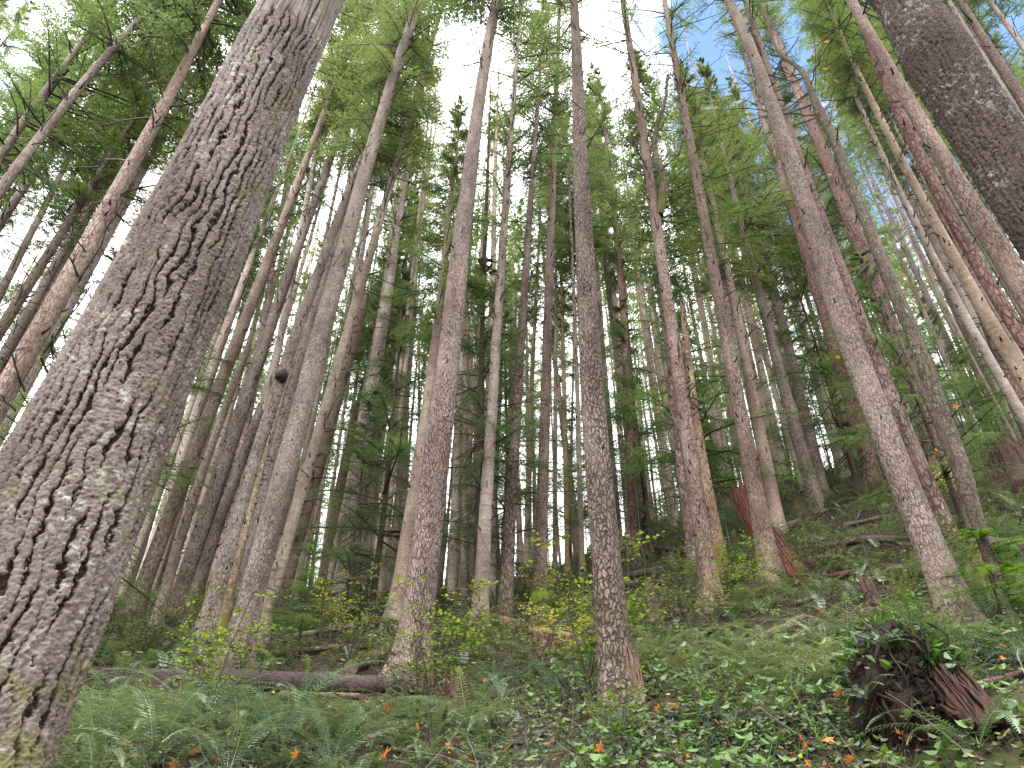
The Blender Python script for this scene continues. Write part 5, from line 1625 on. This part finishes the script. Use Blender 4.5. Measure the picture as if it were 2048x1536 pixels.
def brush(name, label, n, t0, t1, p, seed, mat, L0, npair, dens=None, x0=-.74, x1=.76):
    """low feathery green growth, small fronds all over the slope"""
    rg = np.random.RandomState(seed)
    T = [frond_geo(rg, 1.0, 0.13, npair, rg.uniform(.2, 1.1), rg.uniform(35, 85), 0.0, w=0.9 / npair) for _ in range(10)]
    x, y, t = scatter(n, t0, t1, p, x0, x1, rg, dens)
    z = H(x, y)
    mb = MB(); qs = []; tp = []
    for i in range(len(x)):
        q, tt = T[rg.randint(10)]
        sc = L0 * rg.uniform(.5, 1.3)
        a = rg.uniform(0, 6.283); c, s_ = math.cos(a) * sc, math.sin(a) * sc
        qq = np.empty_like(q)
        qq[..., 0] = q[..., 0] * c - q[..., 1] * s_ + x[i]; qq[..., 1] = q[..., 0] * s_ + q[..., 1] * c + y[i]; qq[..., 2] = q[..., 2] * sc + z[i] - .02
        qs.append(qq); tp.append(np.clip(tt + rg.uniform(-.35, .3), 0, 1))
    mb.quads(np.concatenate(qs), 0, False, tip=np.concatenate(tp))
    return tag(mb.build(name, [mat]), label, "undergrowth", None, "stuff")


brush("feathery_brush", "feathery low green growth covering the slope between the trees", 7000, 9.5, 50, 1.1, 9, M_BRUSH, 0.6, 8, dens_log)
leafy_cover("slope_leaves", "broad green leaves on the slope between far trunks", 15000, 13, 46, 1.1, -.72, .78, 0.10, 0.4, M_BRUSH, dens_all, 15, False, (0, 1))
brush("fine_brush", "fine young ferns and sprays close to the camera", 900, 6.0, 13, 1.2, 10, M_FERN, 0.34, 14)
brush("bank_ferns", "young fern sprays filling the bank below the long log", 950, 6.4, 10.3, 1.0, 18, M_FERN, 0.5, 16, None, -.66, 0.0)
brush("far_ferns", "mass of far sword ferns up the slope", 4200, 13, 46, 1.15, 11, M_FERN, 0.9, 13, lambda x, y, t: np.ones(len(x)))


def twigs(name, label, n, t0, t1, seed, mat, L0, up=0.6, rad=.0035):
    rg = np.random.RandomState(seed)
    x, y, t = scatter(n, t0, t1, 1.4, -.74, .76, rg)
    z = H(x, y); mb = MB()
    for i in range(len(x)):
        L = L0 * rg.uniform(.4, 1.6); az = rg.uniform(0, 6.283); el = rg.uniform(.05, up * 2)
        s = np.linspace(0, 1, 5)
        d = np.array([math.cos(az) * math.cos(el), math.sin(az) * math.cos(el), math.sin(el)])
        pts = np.array([x[i], y[i], z[i]]) + d * (s * L)[:, None] + np.cumsum(rg.normal(0, .04 * L, (5, 3)), 0) - np.array([0, 0, .3 * L]) * (s ** 2)[:, None] * rg.rand()
        tube(mb, pts, np.linspace(rad * (1 + t[i] * .04), rad * .5, 5), 3, 0, False)
    return tag(mb.build(name, [mat]), label, "twigs", None, "stuff")


rgq = np.random.RandomState(55)
brush_feet = MB(); Tq = [frond_geo(rgq, 1.0, 0.11, 12, rgq.uniform(.3, 1.1), rgq.uniform(35, 80), 0.0, w=0.06) for _ in range(8)]
for cx, cy, cr in CLAIMED:
    if math.hypot(cx, cy) > 34 or cy < 7: continue
    for j in range(26):
        a = rgq.uniform(0, 6.283); rr_ = rgq.uniform(.28, .75)
        x, y = cx + math.cos(a) * rr_, cy + math.sin(a) * rr_
        q, tt = Tq[rgq.randint(8)]; sc = rgq.uniform(.2, .5); c, s_ = math.cos(a + rgq.normal(0, .8)) * sc, math.sin(a) * sc
        qq = np.stack([q[..., 0] * c - q[..., 1] * s_ + x, q[..., 0] * s_ + q[..., 1] * c + y, q[..., 2] * sc + float(H(x, y)) - .02], -1)
        brush_feet.quads(qq, 0, False, tip=np.clip(tt + rgq.uniform(-.4, .2), 0, 1))
tag(brush_feet.build("foot_growth", [M_BRUSH]), "low green growth crowding the trunk feet", "undergrowth", None, "stuff")
twigs("brush_stems", "bare thin stems and brambles sticking up through the undergrowth", 1300, 6, 26, 12, M_TWIG, 0.7, .7)
twigs("pale_stems", "pale green thin stems arching through the undergrowth", 420, 6, 18, 13, M_BARKS, 0.6, .6, .003)
twigs("dead_twigs", "dead dark twigs lying on the forest floor", 900, 6, 24, 14, M_STUB, 0.6, .08, .006)

# ------------------------------------------------------------------ shrubs with small leaves
def shrub_mesh(seed, h, nst, nl, lsize, mat, spread=.5, flat=False):
    rg = np.random.RandomState(seed); mb = MB(); Ps = []; Ds = []
    for i in range(nst):
        a = rg.uniform(0, 6.283); s = np.linspace(0, 1, 8)
        L = h * rg.uniform(.6, 1.1)
        pts = np.stack([np.cos(a) * spread * L * s ** 1.5, np.sin(a) * spread * L * s ** 1.5, L * s], -1) + np.cumsum(rg.normal(0, .018 * h, (8, 3)), 0)
        pts[0] = (rg.normal(0, .03), rg.normal(0, .03), -.05)
        tube(mb, pts, np.linspace(.009, .003, 8) * h ** .5, 4, 1, False, tip=0.)
        for k in range(nl // nst // 6 + 1):
            u = rg.randint(3, 8); az = rg.uniform(0, 6.283)
            l2 = h * rg.uniform(.12, .35); d = norm(np.array([math.cos(az), math.sin(az), rg.uniform(-.1, .5)]))
            p1 = pts[u] + d * l2
            tube(mb, [pts[u], (pts[u] + p1) / 2 + rg.normal(0, .01, 3), p1], [.004, .003, .0015], 3, 1, False, tip=0.)
            for f in np.linspace(.25, 1, 6):
                Ps.append(pts[u] + d * l2 * f); a2 = az + rg.choice([-1, 1]) * 1.0 + rg.normal(0, .3)
                Ds.append([math.cos(a2), math.sin(a2), rg.normal(-.15, .25)])
    P = np.array(Ps); D = norm(np.array(Ds)); n = len(P)
    S = norm(np.cross(D, norm(np.stack([rg.normal(0, .3, n), rg.normal(-.2, .3, n), np.ones(n)], -1))))
    L = lsize * rg.uniform(.6, 1.3, n)
    tv = rg.rand(n)
    mb.quads(leaves6(P, D, S, L, L * .62), 0, True, tip=np.concatenate([tv, tv]))
    return mb.mesh("shrub", [mat, M_TWIG])


SH_Y = [shrub_mesh(800 + i, 1.3, 6, 420, .052, M_YELLOW, .55) for i in range(2)]
SH_L = [shrub_mesh(810 + i, 1.2, 7, 520, .052, M_LIME, .5) for i in range(2)]
SH_G = [shrub_mesh(820 + i, 1.1, 9, 600, .05, M_BRUSH, .55) for i in range(3)]


def shrub(px, py, sc, mesh, label, tint=(1, 1, 1), name="shrub", t=None, group="leafy shrubs"):
    B, tt = hit(px, py)
    o = link(name, mesh, None, B); o.scale = (sc, sc, sc); o.rotation_euler = (0, 0, px * .7); o.color = (*tint, 1)
    return tag(o, label, "shrub", group)


shrub(1180, 1412, 1.5, SH_L[1], "tall lime-leaved shrub with a flat leafy top just in front of the split-foot trunk")
shrub(1130, 1330, .95, SH_Y[0], "yellow-leaved shrub in front of the split-foot trunk")
shrub(1225, 1300, .95, SH_L[0], "lime green shrub veiling the split-foot trunk's lower right side", (1.1, 1, .8))
shrub(1120, 1250, 1.0, SH_Y[1], "sparse pale-yellow shrub left of the split-foot trunk, taller", (1, 1, 1.3))
shrub(640, 1275, 1.2, SH_Y[1], "yellow-leaved shrub right of the stout pale trunk")
shrub(690, 1300, .9, SH_Y[0], "low yellow shrub between the stout pale trunk and the mossy leaning log", (.9, 1, 1))
shrub(1470, 1010, 1.5, SH_L[1], "bright lime shrub behind the mossy-footed brown trunk")
shrub(1900, 1010, 1.2, SH_Y[0], "yellow shrub behind the mossy crooked tree", (1, 1.05, 1))
shrub(900, 1330, .9, SH_G[0], "dull green shrub right of the furrowed middle trunk", (1.2, 1.1, 1))
shrub(270, 1150, 1.1, SH_Y[0], "yellowish shrub against the right edge of the huge trunk")
shrub(300, 1330, 1.0, SH_G[1], "green shrub behind the long log near the huge trunk")
shrub(560, 1350, .8, SH_G[2], "small green shrub behind the long log, right of the stout pale trunk")
shrub(1000, 1330, .8, SH_L[0], "pale lime shrub below the rotting mossy log", (.9, .9, 1))
shrub(1790, 1370, .7, SH_L[1], "bright leafy shrub growing on top of the dark root mass", (.6, .8, .6))
shrub(1880, 1330, .7, SH_L[0], "bright leafy shrub right above the dark root mass", (.6, .8, .6))
shrub(1245, 1520, .55, SH_L[1], "bright green low plant at the bottom, right of the split foot", (.7, .9, .6))
shrub(1430, 1450, .5, SH_G[0], "small leafy plant in the ivy, lower right of the split-foot trunk", (1.3, 1.5, 1))
shrub(1950, 1130, .9, SH_G[2], "green shrub left of the dark log at the right edge", (1.2, 1.3, .9))
for k in range(34):
    t = 9 + 26 * rngF.rand(); x = rngF.uniform(-.7, .72) * t
    o = link("shrub", SH_G[rngF.randint(3)] if rngF.rand() < .75 else SH_L[rngF.randint(2)], None, (x, t, float(H(x, t))))
    sc = rngF.uniform(.6, 1.3); o.scale = (sc,) * 3; o.rotation_euler = (0, 0, rngF.uniform(0, 6)); o.color = (1.1, 1.1, .9, 1)
    z = "left of the furrowed middle trunk" if x / t < -.14 else "between the middle trunks" if x / t < .2 else "on the right slope"
    tag(o, "small green shrub among the ferns " + z, "shrub", "green shrubs " + z)

# ------------------------------------------------------------------ thin bare saplings
def sapling(label, pix, r0, twg=6, depth_d=0.0, tint=(1, 1, 1), mat=None):
    B, t0 = hit(*pix[0])
    n2 = B[:2] / np.linalg.norm(B[:2]); lat = np.array([n2[1], -n2[0]])
    root = thing("bare_sapling", label, "sapling", B, "thin bare saplings")
    o = px_branch((root, None, B, lat, n2, t0), pix, r0, r0 * .3, "stem", mat or M_TWIG, depth_d, 6, tint, twg)
    return root


sapling("thin dark forked sapling left of centre at the bottom", [(993, 1440), (990, 1400), (988, 1330), (986, 1262), (985, 1250)], .010, 4, tint=(.5, .5, .5))
sapling("long thin dark sapling leaning across the bottom centre", [(1075, 1540), (1050, 1470), (1034, 1380), (1030, 1340), (1010, 1300), (990, 1262)], .013, 8, .2, (.5, .5, .5))
sapling("tall thin bare sapling in front of the smooth beige trunk", [(998, 1262), (1000, 1200), (1000, 1150), (985, 1115), (965, 1080), (950, 1040)], .012, 10, .3, (.5, .5, .5))
sapling("dark pole-like sapling right of the split-foot trunk, left one", [(1258, 1195), (1256, 1120), (1254, 1030), (1250, 960)], .022, 6, 0, (.5, .42, .4))
sapling("dark pole-like sapling right of the split-foot trunk, right one", [(1296, 1180), (1290, 1150), (1279, 1045), (1270, 960)], .022, 6, 0, (.7, .55, .5))
sapling("thin grey-green stem standing up at the bottom left of centre", [(855, 1536), (858, 1450), (862, 1370), (868, 1330)], .008, 5)
sapling("reddish thin stem holding the drooping red leaf, bottom centre", [(1146, 1500), (1146, 1440), (1144, 1380), (1143, 1340)], .010, 3, tint=(1.2, .8, .7))
sapling("slender dark stem in front of the dim shrubs right of the huge trunk", [(350, 1300), (360, 1270), (372, 1230), (366, 1190)], .014, 5, tint=(.4, .4, .4))
sapling("thin branching sapling with reddish leaves right of the stout pale trunk", [(545, 1310), (555, 1270), (575, 1220), (580, 1170)], .014, 10, tint=(.6, .5, .5))
sapling("pale green arching stem in the lower right ivy", [(1650, 1500), (1620, 1440), (1590, 1380), (1575, 1340)], .006, 2, mat=M_BARKS, tint=(.8, 1, .6))
sapling("dark stem forking on the right slope below the long dark log", [(1745, 1160), (1728, 1090), (1712, 1040), (1700, 1005)], .016, 5, tint=(.6, .5, .5))
sapling("dark thin trunk under the bright hemlock boughs near the right edge", [(1985, 985), (1960, 920), (1935, 870), (1915, 810)], .05, 6, tint=(.6, .5, .5))
sapling("wispy stem with pale twigs left of the split foot", [(1125, 1400), (1140, 1330), (1150, 1270), (1148, 1200)], .007, 10)
sapling("thin crossing stem right of the split foot", [(1290, 1440), (1260, 1380), (1225, 1330), (1200, 1290)], .008, 4)
sapling("twiggy bare stem at the bottom under the long log", [(385, 1540), (385, 1470), (375, 1400), (372, 1380)], .006, 8)
sapling("twiggy bare stem in front of the long log, second from the huge trunk", [(445, 1540), (450, 1450), (455, 1380), (462, 1330)], .006, 8)

# ------------------------------------------------------------------ maple leaves
def maple_mesh(seed, mat, cup=.25):
    rg = np.random.RandomState(seed)
    ang = []; rad = []
    for a, r in [(0, 1.0), (52, .92), (108, .62)]:
        for sg in ((1, -1) if a else (1,)):
            for da, fr in ((-16, .62), (-7, .72), (0, 1.0), (7, .72), (16, .62)):
                ang.append(sg * a + da); rad.append(r * fr)
    for a in (26, -26, 80, -80): ang.append(a); rad.append(.36)
    for a in (150, -150, 180): ang.append(a); rad.append(.16 if abs(a) < 180 else .06)
    o = np.argsort(ang); A = np.radians(np.array(ang)[o]); Rr = np.array(rad)[o]
    x = Rr * np.cos(A); y = Rr * np.sin(A)
    z = cup * (x ** 2 + y ** 2) * rg.uniform(-1, 1) + rg.normal(0, .05, len(x)) + cup * y ** 2
    V = np.concatenate([[[0, 0, 0]], np.stack([x, y, z], -1)])
    n = len(x)
    F = np.array([[0, 1 + k, 1 + (k + 1) % n] for k in range(n)])
    mb = MB(); mb.add(V, F, 0, False, tip=np.concatenate([[.8], rg.rand(n)]))
    tube(mb, [[0, 0, 0], [-.4, .03, -.02], [-.85, .02, -.12]], .018, 4, 0, False, tip=.3)
    return mb.mesh("maple_leaf", [mat])


ML_O = [maple_mesh(900 + i, M_ORANGE) for i in range(4)]
ML_R = [maple_mesh(910 + i, M_REDLEAF, .6) for i in range(3)]


def leaf(px, py, wpx, label, red=False, group=None, up=.35, rot=None, off=.5, t=None, droop=False):
    if t is None:
        B, t = hit(px, py); t = t - off
    P = CAM + ray(px, py) * t
    o = link("maple_leaf", (ML_R if red else ML_O)[rngF.randint(3)], None, P)
    r = wpx / 2 * t / FPX * 1.1
    o.scale = (r, r, r)
    if droop:
        o.rotation_euler = (R(90), R(rngF.uniform(70, 110)), R(rngF.uniform(-20, 20)))
    else:
        o.rotation_euler = (R(rngF.uniform(25, 75)), R(rngF.uniform(-30, 30)), rngF.uniform(0, 6.28) if rot is None else rot)
    g = rngF.uniform(.8, 1.2); o.color = (g, g * rngF.uniform(.8, 1.1), g, 1)
    return tag(o, label, "leaf", group)


leaf(787, 1362, 46, "large orange maple leaf hanging in front of the long log's right end", off=.6)
leaf(1145, 1348, 44, "drooping red-brown leaf on a thin stem left of the split foot", True, droop=True, off=.5)
leaf(862, 1362, 22, "dark reddish leaf right of the furrowed middle trunk's foot", True, droop=True, off=.4)
leaf(768, 1508, 52, "orange maple leaf lying at the bottom edge below the long log")
leaf(896, 1492, 38, "orange maple leaf on the ground beside the low rotting stump")
leaf(778, 1414, 30, "orange-brown leaf just under the long log's right end")
leaf(386, 1470, 26, "dark red leaf hanging before the silvery fern, bottom left", True, droop=True, off=.4)
leaf(474, 1368, 16, "red curled leaf hanging before the long log, left one of two", True, droop=True, off=.6)
leaf(515, 1370, 17, "red curled leaf hanging before the long log, right one of two", True, droop=True, off=.6)
leaf(530, 1412, 22, "orange leaf under the long log between two ferns")
leaf(350, 1530, 34, "bright orange leaf at the bottom edge under the ferns")
leaf(296, 1515, 24, "pale orange leaf on a stalk among the bottom left ferns")
leaf(268, 1340, 14, "round orange leaf behind the long log near the huge trunk")
leaf(493, 1352, 18, "orange leaf at the foot of the stout pale trunk")
leaf(1113, 1268, 34, "orange leaf stuck upright against the moss-capped stump", droop=True)
leaf(887, 1246, 22, "pale orange leaf right of the furrowed middle trunk, far back", droop=True)
leaf(1582, 1180, 26, "round orange leaf below the red rotten snag")
leaf(1645, 1220, 26, "orange leaf in the ferns below the red rotten snag, right one")
leaf(1712, 1258, 20, "upright orange leaf in bramble left of the slanting stump", droop=True)
leaf(1742, 1272, 22, "golden leaf in bramble under the slanting stump")
leaf(1392, 1292, 20, "orange leaf among ferns right of the split-foot trunk")
leaf(1490, 1358, 32, "brown-orange leaf in the ivy, lower right")
leaf(1630, 1370, 34, "tan curled leaf left of the dark root mass")
leaf(1600, 1315, 30, "orange leaf under arching pale fronds, lower right")
leaf(1612, 1490, 24, "orange leaf in the dark ivy at the bottom right")
leaf(1905, 1310, 22, "pale pink-orange leaf right of the slanting stump")
leaf(1303, 1293, 14, "small orange leaf on a stem right of the split-foot trunk", droop=True)
for px, py, w_, t_, lb in [(1088, 128, 16, 20, "orange leaf caught high in branches left of the split-foot trunk, topmost"), (1122, 160, 12, 20, "orange leaf caught high in branches close to the split-foot trunk"),
                           (1084, 198, 12, 20, "orange leaf in bare branches above the beige trunk, lowest of three"), (1652, 82, 17, 13, "orange leaf on the bare branches under the blue sky, upper right"),
                           (1650, 136, 15, 13, "orange leaf on a bare branch above the hooked bend"), (1672, 160, 14, 13, "reddish leaf on a bare branch right of the hooked bend"),
                           (1466, 331, 13, 15, "orange leaf against needles, left of the touching pair's upper part"), (1659, 348, 14, 12, "orange leaf on a twig beside the touching pair, halfway up"),
                           (1292, 350, 13, 24, "orange leaf on the fork of the side-stemmed trunk"), (1076, 661, 16, 17, "orange-red leaf hanging in the dark hemlock, centre"),
                           (748, 741, 11, 18, "orange leaf in the dark needles left of the furrowed trunk"), (1675, 713, 13, 16, "orange leaf against the brown ridged trunk"),
                           (1910, 811, 22, 9, "orange leaf lying on the bright hemlock boughs at right"), (1872, 898, 12, 10, "orange leaf on the crooked tree's lower trunk"),
                           (1365, 300, 12, 20, "orange leaf in needles right of the curved side stem")]:
    lf = leaf(px, py, w_, lb, t=t_, droop=True)
    mb = MB(); L_ = 0.9 / max(lf.scale[0], .05)
    s_ = np.linspace(0, 1, 6); ang = rngF.uniform(0, 6.28)
    tube(mb, np.stack([-.8 - .25 * L_ * s_ * math.cos(ang), .25 * L_ * s_ * math.sin(ang) + np.sin(s_ * 4) * .2, -.12 + .3 * L_ * s_ * (-1 if ang > 3.14 else 1)], -1), np.linspace(.05, .12, 6), 4, 0, False)
    mb.build("twig", M_STUB, lf)
n_ = 0
while n_ < 90:
    px = rngF.uniform(180, 2048); py = rngF.uniform(1200, 1530)
    B, t = hit(px, py)
    if t > 22: continue
    n_ += 1
    leaf(px, py, rngF.uniform(.09, .18) / t * FPX, "small fallen orange maple leaf lying in the undergrowth", rngF.rand() < .2, "fallen maple leaves", off=rngF.uniform(.3, .9))
